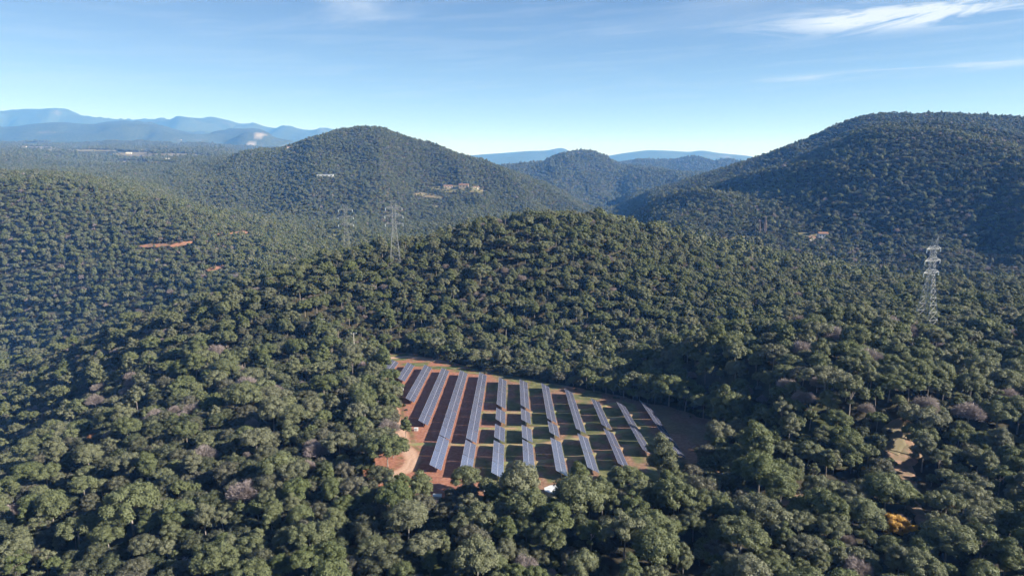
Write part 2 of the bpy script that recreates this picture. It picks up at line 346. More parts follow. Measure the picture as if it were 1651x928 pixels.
M_FRAME = mat('aluminium_frame', (.36, .37, .46), .4, .3, var=.05)
M_BACK = mat('module_backsheet', (.55, .56, .58), .6)
# panel glass
M_PV = bpy.data.materials.new('solar_glass'); M_PV.use_nodes = True
t = M_PV.node_tree; b = t.nodes['Principled BSDF']
b.inputs['Roughness'].default_value = .22; b.inputs['Specular IOR Level'].default_value = .6
oi = N(t, 'ShaderNodeObjectInfo'); cr = N(t, 'ShaderNodeValToRGB'); link(t, oi.outputs['Random'], cr.inputs[0])
cr.color_ramp.elements[0].color = (.075, .082, .135, 1); cr.color_ramp.elements[1].color = (.090, .096, .150, 1)
link(t, cr.outputs[0], b.inputs['Base Color'])
if 'Coat Weight' in b.inputs: b.inputs['Coat Weight'].default_value = 1.0; b.inputs['Coat Roughness'].default_value = .12

# terrain material: forest floor near, wooded hillside colour far
def terrain_mat():
    m = bpy.data.materials.new('hillside'); m.use_nodes = True; t = m.node_tree; b = t.nodes['Principled BSDF']
    b.inputs['Roughness'].default_value = .95; b.inputs['Specular IOR Level'].default_value = .1
    g = N(t, 'ShaderNodeNewGeometry')
    def nz(s, d=5, r=.55):
        n = N(t, 'ShaderNodeTexNoise'); n.inputs['Scale'].default_value = s; n.inputs['Detail'].default_value = d; n.inputs['Roughness'].default_value = r
        link(t, g.outputs['Position'], n.inputs['Vector']); return n.outputs['Fac']
    def mr(v, a, b_, lo=0, hi=1):
        n = N(t, 'ShaderNodeMapRange'); link(t, v, n.inputs[0]); n.inputs[1].default_value = a; n.inputs[2].default_value = b_
        n.inputs[3].default_value = lo; n.inputs[4].default_value = hi; return n.outputs[0]
    def mix(f, a, b_):
        n = N(t, 'ShaderNodeMix', data_type='RGBA')
        link(t, f, n.inputs[0])
        for i, v in ((6, a), (7, b_)):
            if isinstance(v, tuple): n.inputs[i].default_value = (*v, 1)
            else: link(t, v, n.inputs[i])
        return n.outputs[2]
    sepn = N(t, 'ShaderNodeSeparateXYZ'); link(t, g.outputs['Position'], sepn.inputs[0])
    near = mix(mr(nz(.25), .4, .6), (.040, .037, .024), (.062, .052, .035))
    near = mix(mr(nz(.06), .52, .62), near, (.05, .06, .028))
    wood = mix(mr(nz(.05, 6, .7), .38, .62), (.030, .040, .020), (.075, .085, .045))
    open_ = mix(mr(nz(.01), .4, .6), (.10, .095, .055), (.15, .13, .085))
    farc = mix(mr(nz(.0016, 7, .6), .60, .70), wood, open_)
    at = N(t, 'ShaderNodeAttribute'); at.attribute_name = 'farland'
    at2 = N(t, 'ShaderNodeAttribute'); at2.attribute_name = 'cliff'
    c = mix(at.outputs['Fac'], near, farc)
    c = mix(at2.outputs['Fac'], c, (.30, .265, .225))
    link(t, c, b.inputs['Base Color'])
    return m
M_LAND = terrain_mat()
M_EARTH = mat('red_earth', (.32, .16, .10), .95, col2=(.24, .11, .07), scale=.6, bump=.4)
M_TRACK = mat('dirt_track', (.29, .18, .13), .95, col2=(.14, .115, .07), scale=.35, bump=.6)
M_GRASSY = mat('dry_meadow', (.125, .12, .06), .95, col2=(.20, .155, .105), scale=.08)
M_MEADOW = mat('grass_terrace', (.11, .115, .055), .95, col2=(.19, .16, .09), scale=.05)
M_BARECUT = mat('bare_red_cut', (.38, .18, .11), .95, col2=(.20, .125, .08), scale=.09)

# ------------------------------------------------------------------ terrain sheet
VI = (np.arange(NS)[:, None] * NT + np.arange(NT)[None, :])
V = np.stack([Xg, Yg, G + CAMZ], -1).reshape(-1, 3)
F = np.stack([VI[:-1, :-1], VI[1:, :-1], VI[1:, 1:], VI[:-1, 1:]], -1).reshape(-1, 4)
me = mesh('ground', V, F, M_LAND, smooth=True)
a = me.attributes.new('farland', 'FLOAT', 'POINT'); a.data.foreach_set('value', sstep(Yg, 2600, 4200).astype(np.float32).ravel())
PXg = 825.5 + FPX * Xg / (Yg * cp - G * sp); PYg = 464 - FPX * (Yg * sp + G * cp) / (Yg * cp - G * sp)
cliff = np.zeros_like(G)
for (cx, cy, rx, ry) in ((418, 218, 9, 5), (404, 235, 9, 4), (340, 234, 8, 3), (322, 232, 4, 4), (424, 231, 6, 4)):
    cliff = np.maximum(cliff, np.exp(-((PXg - cx) / rx) ** 2 - ((PYg - cy) / ry) ** 2) * (Yg > 6300) * (Yg < 8600))
cliff = sstep(cliff * (0.5 + 1.3 * vnoise(Xg / 70, Yg / 110, 5)),   .50, .66)
a = me.attributes.new('cliff', 'FLOAT', 'POINT'); a.data.foreach_set('value', cliff.astype(np.float32).ravel())
tag(obj('ground', me), 'wooded hills and valleys running to the far blue mountains', kind='structure')

# ------------------------------------------------------------------ solar field ground
BERMS = [[(-12, 266), (12, 265), (32, 268), (44, 275)],
         [(-14, 245), (6, 244.6), (20, 246.5), (34, 251), (50, 260)],
         [(-40, 230), (-30, 229), (-6, 226.3), (8, 226), (22, 231.5), (34, 236), (50, 243)],
         [(-6, 209), (8, 209.4), (22, 213), (34, 218.5), (46, 225)]]
nx, ny = 290, 350
fx = np.linspace(-95, 92, nx); fy = np.linspace(174, 394, ny); FX, FY = np.meshgrid(fx, fy, indexing='ij')
bd = np.min([seg_dist(FX, FY, b_) for b_ in BERMS], 0)
wob = fbm(FX / 3, FY / 3, 41, 3)
FZ = FIELD(FX, FY) + CAMZ + fbm(FX / 9, FY / 9, 45, 4) * .35 + np.exp(-(bd / 1.3) ** 2) * (.35 + .3 * wob)
fd = fdist(FX, FY) + fbm(FX / 8, FY / 8, 47, 3) * 7
FZ -= sstep(fd, 2, 8) * 1.4
VIf = (np.arange(nx)[:, None] * ny + np.arange(ny)[None, :])
F = np.stack([VIf[:-1, :-1], VIf[1:, :-1], VIf[1:, 1:], VIf[:-1, 1:]], -1).reshape(-1, 4)
keep = (fd[:-1, :-1] < 7.5).reshape(-1)
TRACKL = [(-52, 186), (-45, 196), (-38.5, 199.5), (-33.5, 206), (-33, 214), (-35.5, 222), (-38.5, 227), (-41, 240), (-48, 262), (-55, 300), (-66, 340), (-76, 374), (-60, 379), (-35, 362)]
tr = 1 - sstep(seg_dist(FX, FY, TRACKL) + wob * 1.2, 1.8, 3.0)
rut = np.exp(-((seg_dist(FX, FY, TRACKL) - .9) / .35) ** 2)
gr = sstep(FX + fbm(FX / 14, FY / 14, 51) * 26, -15, -3) * sstep(fbm(FX / 6, FY / 11, 53, 3) + .10, -.02, .14) * (1 - sstep(FX, 44, 66) * .7)
verge = np.exp(-((seg_dist(FX, FY, TRACKL) - 3.6) / 1.0) ** 2) * sstep(wob, -.15, .1) * (FX > -70)
back = sstep(FY - (346 - .55 * (FX + 40)), -4, 3) * (1 - sstep(FX, 0, 20)) * sstep(fbm(FX / 7, FY / 4, 57, 3), -.15, .1)
berm = np.exp(-((bd - .6) / 1.1) ** 2)
me = mesh('field_ground', np.stack([FX, FY, FZ], -1).reshape(-1, 3), F[keep],
          None or mat('field_soil', (.3, .15, .1)), smooth=True)
def vc(me, name, arr): a = me.attributes.new(name, 'FLOAT', 'POINT'); a.data.foreach_set('value', np.clip(arr, 0, 1).astype(np.float32).ravel())
vc(me, 'grass', np.maximum(np.maximum(gr * .85, back), verge * .7)); vc(me, 'track', tr); vc(me, 'rut', rut * tr); vc(me, 'berm', berm)
vc(me, 'brown_shaded_end', sstep(FX + wob * 8 + (FY - 250) * .35, 50, 62)); vc(me, 'red', 1 - sstep(FX + wob * 20, -20, 4) * .62)
m = me.materials[0]; t = m.node_tree; b = t.nodes['Principled BSDF']; b.inputs['Roughness'].default_value = .95
def attr(n): x = N(t, 'ShaderNodeAttribute'); x.attribute_name = n; return x.outputs['Fac']
def mixc_(f, a, c):
    n = N(t, 'ShaderNodeMix', data_type='RGBA')
    if isinstance(f, float): n.inputs[0].default_value = f
    else: link(t, f, n.inputs[0])
    for i, v in ((6, a), (7, c)):
        if isinstance(v, tuple): n.inputs[i].default_value = (*v, 1)
        else: link(t, v, n.inputs[i])
    return n.outputs[2]
def nz_(s, a, b_, d=4):
    g = N(t, 'ShaderNodeNewGeometry'); n = N(t, 'ShaderNodeTexNoise'); n.inputs['Scale'].default_value = s; n.inputs['Detail'].default_value = d
    link(t, g.outputs['Position'], n.inputs['Vector']); r = N(t, 'ShaderNodeMapRange'); link(t, n.outputs['Fac'], r.inputs[0])
    r.inputs[1].default_value = a; r.inputs[2].default_value = b_; return r.outputs[0], n.outputs['Fac']
n1, f1 = nz_(.9, .4, .6); n2, f2 = nz_(.25, .4, .62)
soil = mixc_(attr('red'), (.15, .10, .065), (.25, .10, .065))
soil2 = mixc_(attr('red'), (.21, .145, .095), (.32, .15, .10))
base = mixc_(attr('brown_shaded_end'), mixc_(n1, soil, soil2), mixc_(n1, (.12, .075, .05), (.17, .105, .075)))  # past the last row: brown soil, darkened further to carry the shade
grass = mixc_(n2, (.058, .082, .026), (.145, .155, .06))
base = mixc_(attr('grass'), base, grass)
bermc = mixc_(n2, (.32, .21, .125), (.20, .21, .085))
base = mixc_(attr('berm'), base, bermc)
base = mixc_(attr('track'), base, (.43, .27, .19))
base = mixc_(attr('rut'), base, (.50, .33, .25))
link(t, base, b.inputs['Base Color'])
bp = N(t, 'ShaderNodeBump'); bp.inputs['Strength'].default_value = .6; bp.inputs['Distance'].default_value = .33
link(t, f1, bp.inputs['Height']); link(t, bp.outputs[0], b.inputs['Normal'])
tag(obj('field_ground', me), 'red earth and grass ground under the solar rows', kind='structure')
def fieldz(X, Y): return FIELD(X, Y) + CAMZ

# ------------------------------------------------------------------ draped tracks, clearings, cuts
def ribbon(name, pts, widths, mtl, label, lift=.25, step=1.5, seed=1):
    P = [Vector(p) for p in pts]; out_ = []; ws = []
    for i in range(len(P) - 1):
        n = max(1, int((P[i + 1] - P[i]).length / step))
        for k in range(n): out_.append(P[i].lerp(P[i + 1], k / n)); ws.append(widths[i] + (widths[i + 1] - widths[i]) * k / n)
    out_.append(P[-1]); ws.append(widths[-1])
    V = []; nc = 9
    for i, p in enumerate(out_):
        d = (out_[min(i + 1, len(out_) - 1)] - out_[max(i - 1, 0)]).normalized(); q = Vector((-d.y, d.x))
        w1 = ws[i] / 2 * (1 + 1.6 * float(fbm(i * .33, seed * 7.1, 3))); w2 = ws[i] / 2 * (1 + 1.6 * float(fbm(i * .33, seed * 3.3 + 50, 5)))
        for k in range(nc):
            o = -w1 + (w1 + w2) * k / (nc - 1); x = p.x + q.x * o; y = p.y + q.y * o
            edge = 1 if 0 < k < nc - 1 else -1.6
            V.append((x, y, float(ground(x, y)) + lift * edge))
    F = np.array([[i * nc + k, i * nc + k + 1, (i + 1) * nc + k + 1, (i + 1) * nc + k] for i in range(len(out_) - 1) for k in range(nc - 1)])
    o = obj(name, mesh(name, V, F, mtl, smooth=True)); tag(o, label, kind='structure'); return o
EXCL = [([(12.5, 184), (13, 180), (13, 177)], 6.5)]                                # (world polyline, radius): no trees there
def pxpath(pts, lift=0.0): return [hit(x, y, lift)[:2] for x, y in pts]
rp = pxpath([(1462, 676), (1447, 700), (1452, 722), (1447, 745), (1458, 768), (1468, 795), (1478, 822), (1494, 850)])
ribbon('dirt_track', rp, [5, 9, 10, 9, 7, 5.5, 5, 4.5], M_TRACK, 'brown dirt track winding down between the pines on the right', seed=3)
EXCL.append((rp[:4], 4.0)); EXCL.append((rp[3:], 3.0)); EXCL.append(([(x_, y_ - 5.5) for x_, y_ in rp[2:]], 3.2))
gp = pxpath([(1458, 684), (1440, 704), (1436, 730)])
ribbon('dirt_track', gp, [5, 9, 5], M_GRASSY, 'dry grass clearing beside the lone pine on the right', lift=.4, seed=8)
EXCL.append((gp, 3.5))
rp2 = pxpath([(1262, 815), (1290, 798), (1318, 788), (1345, 781), (1368, 776)])
ribbon('dirt_track', rp2, [4.5, 4.5, 4.5, 4, 3.5], M_TRACK, 'short stretch of dirt track showing between pines at lower right', seed=5)
EXCL.append((rp2, 4.0))
def xclear(pts, r): EXCL.append((pxpath(pts), r))
# patch: open ground on a hillside, from its outline in the photo onto the terrain
PATCHX = []
def patch(name, cx, cy, rx, ry, tilt, mtl, label, lift=1.2, seed=0, n=26, rag=.5):
    V = []; idx = {}
    h0 = hit(cx, cy)
    if h0 is None: return
    # local frame on the ground: sample a grid in sight-line space, keep an irregular outline
    for i in range(n + 1):
        for j in range(n + 1):
            a_ = -1 + 2 * i / n; b_ = -1 + 2 * j / n
            rr = math.hypot(a_, b_); th = math.atan2(b_, a_)
            if rr > .72 + rag * .9 * float(fbm(math.cos(th) * 1.7 + seed, math.sin(th) * 1.7, 9, 4)): continue
            h = hit(cx + a_ * rx, cy + b_ * ry + a_ * rx * tilt)
            if h is None or abs(h[1] - h0[1]) > h0[1] * .25: continue
            idx[(i, j)] = len(V); V.append((h[0], h[1], h[2] + lift))
    F = [[idx[(i, j)], idx[(i, j + 1)], idx[(i + 1, j + 1)], idx[(i + 1, j)]] for (i, j) in idx if (i + 1, j) in idx and (i, j + 1) in idx and (i + 1, j + 1) in idx]
    if not F: return
    o = obj(name, mesh(name, V, F, mtl, smooth=True)); tag(o, label, kind='structure')
    PATCHX.append((cx, cy, rx, ry, tilt, h0[1]))
for a_ in [('bare_slope', 250, 397, 34, 4.6, -.05, M_BARECUT, 'bare red earth cut on the left wooded hill', 1.2, 1),
           ('bare_slope', 292, 395, 30, 4.6, -.18, M_BARECUT, 'bare red earth bank running down the left hill', 1.2, 2),
           ('bare_slope', 368, 377, 24, 3, -.1, M_BARECUT, 'thin red earth cut near the end of the left hill', 1.2, 3),
           ('bare_slope', 396, 376, 16, 3, .0, M_BARECUT, 'short red earth cut at the foot of the left hill', 1.2, 4),
           ('bare_slope', 348, 434, 22, 5, -.2, M_BARECUT, 'red earth cut in the valley below the left hill', 1.2, 5),
           ('bare_slope', 310, 334, 12, 3, .1, M_GRASSY, 'pale bare knob on the left hill skyline', 1.2, 6),
           ('bare_slope', 149, 424, 6, 40, .0, M_MEADOW, 'narrow firebreak running down the left hill', .8, 7),
           ('bare_slope', 85, 506, 45, 3.5, .0, M_GRASSY, 'pale terrace in the valley at far left', .8, 8),
           ('farm_terrace', 740, 306, 62, 9, .05, M_MEADOW, 'open farm terraces on the central mountain', 1.5, 11),
           ('farm_terrace', 690, 316, 36, 5, .1, M_GRASSY, 'lower farm terrace on the central mountain', 1.5, 12),
           ('farm_terrace', 706, 333, 16, 3, .0, M_MEADOW, 'green meadow below the mountain farm', 1.5, 13),
           ('farm_terrace', 1195, 384, 44, 3, -.04, M_MEADOW, 'grass strip at the foot of the right mountain', 1.2, 14),
           ('farm_terrace', 1310, 380, 46, 5, .1, M_GRASSY, 'clearing round the white house in the right valley', 1.2, 15),
           ('plain_field', 120, 242, 110, 4, .02, M_MEADOW, 'open fields on the plateau at far left', 3, 16),
           ('plain_field', 250, 250, 110, 6, .01, M_GRASSY, 'brown fields around the far village', 3, 17),
           ('plain_field', 60, 237, 50, 2.5, .02, M_GRASSY, 'pale fields on the plateau skyline', 3, 18),
           ('plain_field', 230, 262, 70, 3, .0, M_GRASSY, 'ploughed strip below the far village', 3, 19)]:
    patch(*a_)

# ------------------------------------------------------------------ tree prototypes (unit: crown 10 m wide, about 11 m tall)
def leaves(rng, centers, radii, n_each, size, up=.25, flat=.8, aspect=.5):
    C = np.repeat(centers, n_each, 0); Rr = np.repeat(radii, n_each)
    n = len(C); d = rng.normal(size=(n, 3)); d /= np.linalg.norm(d, axis=1)[:, None]
    d[:, 2] = np.where(d[:, 2] < -.35, -d[:, 2] * .5, d[:, 2])
    rad = Rr * (.62 + .42 * rng.random(n) ** .6)
    P = C + d * rad[:, None] * np.array([1, 1, flat])
    nrm = d + rng.normal(size=(n, 3)) * .45 + np.array([0, 0, up]); nrm /= np.linalg.norm(nrm, axis=1)[:, None]
    u = np.cross(nrm, rng.normal(size=(n, 3))); u /= np.linalg.norm(u, axis=1)[:, None]; v = np.cross(nrm, u)
    s = size * (.6 + .8 * rng.random(n))[:, None]
    V = np.stack([P - u * s * .5 - v * s * aspect * .6, P + u * s * .5 - v * s * aspect * .5, P + v * s * aspect * 1.1], 1).reshape(-1, 3)
    return V, np.arange(3 * n).reshape(-1, 3)
def blobcore(centers, radii, k=.72, flat=.8):
    # low-poly cores under the leaves so a clump is not see-through
    t_ = (1 + 5 ** .5) / 2
    ico = np.array([(-1,t_,0),(1,t_,0),(-1,-t_,0),(1,-t_,0),(0,-1,t_),(0,1,t_),(0,-1,-t_),(0,1,-t_),(t_,0,-1),(t_,0,1),(-t_,0,-1),(-t_,0,1)]) / math.sqrt(1 + t_ * t_)
    fi = np.array([(0,11,5),(0,5,1),(0,1,7),(0,7,10),(0,10,11),(1,5,9),(5,11,4),(11,10,2),(10,7,6),(7,1,8),(3,9,4),(3,4,2),(3,2,6),(3,6,8),(3,8,9),(4,9,5),(2,4,11),(6,2,10),(8,6,7),(9,8,1)])
    V = (centers[:, None, :] + ico[None] * radii[:, None, None] * k * np.array([1, 1, flat])).reshape(-1, 3)
    F = (fi[None] + 12 * np.arange(len(centers))[:, None, None]).reshape(-1, 3)
    return V, F
def clumps(rng, kind, n):
    W, H, zc, rc = {'tall': (2.5, 4.6, 7.0, 1.25), 'sparse': (2.9, 3.2, 7.6, 1.15), 'wide': (4.3, 2.3, 6.2, 1.3), 'flat': (4.0, 1.5, 7.6, 1.35), 'lean': (3.7, 2.5, 6.9, 1.45), 'oak': (3.6, 2.7, 4.4, 1.35),
                'bare': (4.2, 2.6, 6.2, 1.3)}.get(kind, (3.5, 2.9, 6.4, 1.5))
    ph0 = rng.random() * 6.28; C = []; Rd = []
    for k in range(n):                       # an uneven dome of foliage clumps
        z = 1 - 1.45 * (k + .5) / n; r_ = math.sqrt(max(0, 1 - z * z)); th = ph0 + k * 2.39996 + rng.normal() * .25
        lob = 1 + .16 * math.sin(2 * th + ph0) + .12 * math.sin(3 * th + 2 * ph0); q = .86 + .22 * rng.random()
        C.append([r_ * W * lob * q * math.cos(th), r_ * W * lob * q * math.sin(th), zc + z * H * q + rng.normal() * .25]); Rd.append(rc * (.75 + .55 * rng.random()))
    for k in range(n // 4):
        th = rng.random() * 6.28; q = .45 * rng.random()
        C.append([W * q * math.cos(th), W * q * math.sin(th), zc + H * rng.uniform(-.2, .5)]); Rd.append(rc * 1.1)
    return np.array(C), np.array(Rd)
def limbs(rng, C, zc, r0, mb, lean=(0, 0), n=8, up=.45):
    top = Vector((lean[0], lean[1], zc)); mid = Vector((lean[0] * .3, lean[1] * .3, zc * .5))
    mb.bar((0, 0, -.8), mid, r0, r0 * .75, 6); mb.bar(mid, top, r0 * .75, r0 * .4, 6)
    for c in C[rng.permutation(len(C))[:n]]:
        k = up + .4 * rng.random(); s_ = mid.lerp(top, k)
        mb.bar(s_, Vector(c) - Vector((0, 0, .3)), r0 * .32, r0 * .10, 4)
PROTO = {}
def proto(key, kind, seed, lod, leafm, barkm=M_BARK):
    rng = np.random.default_rng(seed)
    n = {'tall': 28, 'sparse': 11, 'wide': 34, 'flat': 24, 'oak': 30, 'bare': 26}.get(kind, 28)
    if lod == 2: n = int(n * .55)
    C, Rd = clumps(rng, kind, n)
    if lod == 2: Rd = Rd * 1.25
    mb = MB(); zt = {'oak': 4.2, 'bare': 5.2, 'flat': 7.4}.get(kind, 7.2)
    if kind == 'bare':
        # twiggy dome: many thin twig slivers radiating outwards
        nt = (2600, 700, 160)[lod]; d = rng.normal(size=(nt, 3)); d[:, 2] = np.abs(d[:, 2]) * .8 + .05; d /= np.linalg.norm(d, axis=1)[:, None]
        lobe = 1 + .15 * np.sin(3 * np.arctan2(d[:, 1], d[:, 0]) + seed) + .12 * rng.normal(size=nt) * .6
        tip = np.array([0, 0, 4.2]) + d * np.array([4.6, 4.6, 4.2]) * (lobe * (.72 + .28 * rng.random(nt) ** .5))[:, None]
        dirn = d + rng.normal(size=(nt, 3)) * .35; dirn /= np.linalg.norm(dirn, axis=1)[:, None]
        ln = (1.3, 1.8, 2.6)[lod] * (.6 + .6 * rng.random(nt))[:, None]; wd = (.09, .19, .6)[lod]
        sd_ = np.cross(dirn, rng.normal(size=(nt, 3))); sd_ /= np.linalg.norm(sd_, axis=1)[:, None]
        V = np.stack([tip - dirn * ln - sd_ * wd, tip - dirn * ln + sd_ * wd, tip], 1).reshape(-1, 3); F = np.arange(3 * nt).reshape(-1, 3)
        limbs(rng, C, 5.0, .24, mb, n=(20, 8, 3)[lod], up=.2)
        mb.bar((0, 0, 2.5), (0, 0, 5.2), .18, .08, 5)
    else:
        ne, sz = ((260, .36), (80, .62), (16, 1.5))[lod]
        if kind == 'oak': ne, sz = ((190, .34), (60, .6), (14, 1.4))[lod]
        V1, F1 = leaves(rng, C, Rd, ne, sz, flat=.78); V2, F2 = blobcore(C, Rd, .74, .78)
        V = np.vstack([V1, V2]); F = np.vstack([F1, F2 + len(V1)])
        if lod < 2: limbs(rng, C, zt, .22 if kind != 'oak' else .17, mb, lean=(rng.normal() * .4, rng.normal() * .4), n=(9, 4)[lod])
        else: mb.bar((0, 0, -.8), (0, 0, zt), .25, .12, 4)
    crown = mesh('crown', V, F, leafm); trunk = mesh('trunk', mb.V, mb.F, barkm)
    nv = len(V); Vj = np.vstack([V, np.array(mb.V)])
    Fj = [list(map(int, f)) for f in F] + [[nv + i for i in f] for f in mb.F]
    joined = mesh('tree', Vj, Fj, [leafm, barkm], mi=[0] * len(F) + [1] * len(mb.F))
    PROTO[key] = dict(crown=crown, trunk=trunk, joined=joined)
KINDS = {'pine': (['round', 'wide', 'lean', 'tall', 'flat', 'round', 'lean', 'sparse', 'tall'], M_PINE, M_PALEBARK),
         'oak': (['oak', 'oak', 'oak', 'oak'], M_OAK, M_BARK),
         'bare': (['bare', 'bare', 'bare'], M_BARE, M_PALEBARK),
         'gold': (['oak', 'oak'], M_GOLD, M_BARK), 'rust': (['oak'], M_RUST, M_BARK)}
for kd, (shapes, lm, bm_) in KINDS.items():
    for i, sh in enumerate(shapes):
        for lod in range(3):
            if kd in ('gold', 'rust') and lod == 2: continue
            proto((kd, i, lod), sh, 100 + 17 * i + hash_ if (hash_ := {'pine': 0, 'oak': 1, 'bare': 2, 'gold': 3, 'rust': 4}[kd] * 1000) or True else 0, lod, lm, bm_)
HC = {'pine': 7.3, 'oak': 5.2, 'bare': 5.6, 'gold': 5.2, 'rust': 5.2}

# ------------------------------------------------------------------ where every tree stands
TREES = []          # X, Y, Z, scale, rot, kind, variant, hand
rg = np.random.default_rng(5)
def put(px, py, wpx, kind, var=None, sy=1.0):
    u, dy, dz = ray(px, py); h = hit(px, py, 5.0)
    if h is None: return
    for _ in range(6):
        depth = h[1] / dy; sc = wpx * depth / FPX / 9.6
        h2 = hit(px, py, HC[kind] * sc)
        if h2 is None: break
        h = h2
    if var is None: var = int(rg.integers(len(KINDS[kind][0])))
    TREES.append([h[0], h[1], h[2], sc, rg.random() * 6.28, kind, var, True])
Z1 = 3.931
def tile(ox, oy, z, items):
    for it in items:
        x, y, w_ = it[:3]; kd = it[3] if len(it) > 3 else 'pine'; vr = it[4] if len(it) > 4 else None
        put(ox + x / z, oy + y / z, w_ / z, kd, vr)
tile(0, 700, Z1, [(90,720,210),(100,840,200),(550,240,130),(530,330,160),(640,320,110),(930,190,180),(910,350,110),(490,590,230,'pine',4),(940,550,180),(910,690,180),(1080,610,160),(680,630,180,'pine',2),
    (730,790,150,'oak'),(330,830,120),(430,860,130),(240,350,110,'pine',4),(115,210,110),(180,510,170),(60,480,140,'bare'),(1290,115,170,'bare'),(1220,180,150),(1160,470,130,'gold',0),(880,440,150,'bare'),(790,440,170,'oak'),
    (1520,480,110),(1500,590,110),(1590,680,230),(1420,690,150),(1290,730,160),(1470,860,160),(1090,820,100),(1450,230,200,'oak'),(1570,220,170,'oak'),(1050,120,170,'oak'),(580,40,90,'rust'),(270,440,80,'rust'),
    (1010,430,120,'oak'),(1130,330,110,'oak'),(610,760,170,'oak'),(380,400,110,'oak'),(1380,230,110,'oak'),(1440,160,100,'oak')])
tile(400, 700, Z1, [(290,225,190,'pine',4),(300,340,190),(150,400,150),(60,440,140),(330,510,190),(160,470,160),(540,545,180),(250,640,170),(60,660,140),(200,820,180),(520,750,220),(610,440,150),(740,400,150,'pine',3),(900,350,180),
    (1090,330,210),(975,290,120),(1010,490,260,'pine',5),(790,690,170),(1120,690,230),(1250,720,130),(1150,800,160),(960,740,140),(980,860,180),(1380,245,180),(1520,310,130),(1400,440,180),(1530,740,130),(1590,850,150),(1640,700,120),(1560,600,100),
    (730,180,190,'oak'),(830,240,170,'oak'),(880,90,250),(700,60,170,'oak'),(430,90,160,'bare'),(380,200,110,'bare'),(240,120,110,'oak'),(160,180,100,'oak'),(60,230,120,'oak'),(510,260,70),(600,640,110,'oak'),(430,470,110,'bare'),(480,390,100,'oak'),(1290,380,100,'oak'),(1180,440,100,'bare'),(590,300,90,'oak'),(420,660,80)])
tile(800, 700, Z1, [(150,280,310,'pine',0),(525,300,190,'pine',3),(250,430,160,'oak'),(830,230,250),(1010,50,150,'pine',3),(1050,160,250),(1120,260,150),(60,430,180),(60,600,200),(190,580,180),(340,620,220),(1010,690,300,'pine',5),(800,560,190),(960,590,140),
    (1040,400,150),(1160,400,130),(1300,440,170),(1430,450,160),(1110,600,160),(1250,570,150),(1190,810,150),(720,430,90,'oak'),(530,570,170,'oak'),(1250,240,160,'oak'),(1370,270,130,'oak'),(1490,310,160,'oak'),(1330,110,160,'oak'),(1420,870,150),(1620,820,110),
    (180,830,190,'bare'),(270,750,130,'oak'),(450,770,120,'oak'),(60,730,150),(850,860,200),(1560,520,140),(920,350,130,'oak'),(1580,280,100,'oak'),(340,880,150,'bare'),(570,830,120,'oak'),(1400,600,120,'oak'),(1290,760,100),(700,700,120,'oak')])
tile(1231, 700, Z1, [(110,330,220),(40,440,150),(60,530,170),(150,80,160),(290,100,170),(400,120,140),(540,60,180),(400,240,160),(540,215,130),(740,190,180,'oak'),(640,470,270,'pine',0),(835,555,190,'gold',0),(960,595,90,'gold',1),(300,430,150),(430,460,110),
    (230,530,200),(440,570,210),(640,620,150),(450,700,140),(820,680,200),(1170,650,290,'pine',2),(1160,450,220,'pine',4),(1380,470,190,'pine',4),(1370,330,220),(1200,110,150),(1120,170,170),(1000,240,110),(1420,210,170),(1240,220,120),(1530,150,140),
    (1600,370,150),(1330,560,90),(1540,770,250),(1390,840,200),(1010,850,240),(590,850,200,'bare'),(80,850,190),(240,840,150),(350,830,150),(650,215,60,'gold',1),(690,260,150,'oak'),(780,350,170,'oak'),(890,370,100),(640,320,120,'oak'),(1250,300,130),
    (720,30,150,'oak'),(1590,560,110,'oak'),(120,660,180),(830,800,150,'oak'),(680,770,140,'oak'),(1340,20,140),(1040,600,120,'oak'),(330,660,130),(560,480,120)])
tile(1300, 500, 4.07, [(745,800,225,'pine',4),(780,690,260,'pine',4),(790,630,180,'bare',0),(1070,660,200,'bare',1),(190,160,150,'bare'),(325,190,150,'bare'),(530,80,170,'bare'),(660,95,140,'bare'),(180,200,130,'bare'),(410,305,200,'bare'),(560,290,100,'bare'),(130,430,250,'pine',4),
    (550,470,180),(20,560,90,'bare'),(890,300,120,'bare'),(1370,160,120,'bare'),(1330,560,150,'bare'),(400,640,120,'bare'),(270,470,170),(340,410,130),(720,390,190),(620,150,150),(200,700,170),(240,830,180),(100,830,160),(360,800,120,'oak'),(1000,830,150),(1020,760,140),(1170,820,110),(490,830,120,'oak'),(460,560,130),(610,590,100),(830,500,120),(900,520,130),(1080,460,150),(950,370,190)])
tile(1000, 500, 4.07, [(510,520,130),(610,830-15,110),(1190,560,150,'bare'),(1050,540,120,'pine',4),(810,600,160),(790,490,130),(830,520,110,'bare'),(1200,250,170,'bare'),(960,680,150),(1060,660,160),(1150,720,140),(1110,770,170),(860,740,140),(930,580,80,'bare'),(320,150,50,'rust'),(580,190,55,'rust'),(275,195,60,'gold'),(285,245,45,'rust'),(240,360,90,'bare'),(140,400,90),(1010,840,130),(800,850,140),(640,540,80,'oak'),(1080,400,140),(1250,690,130)])
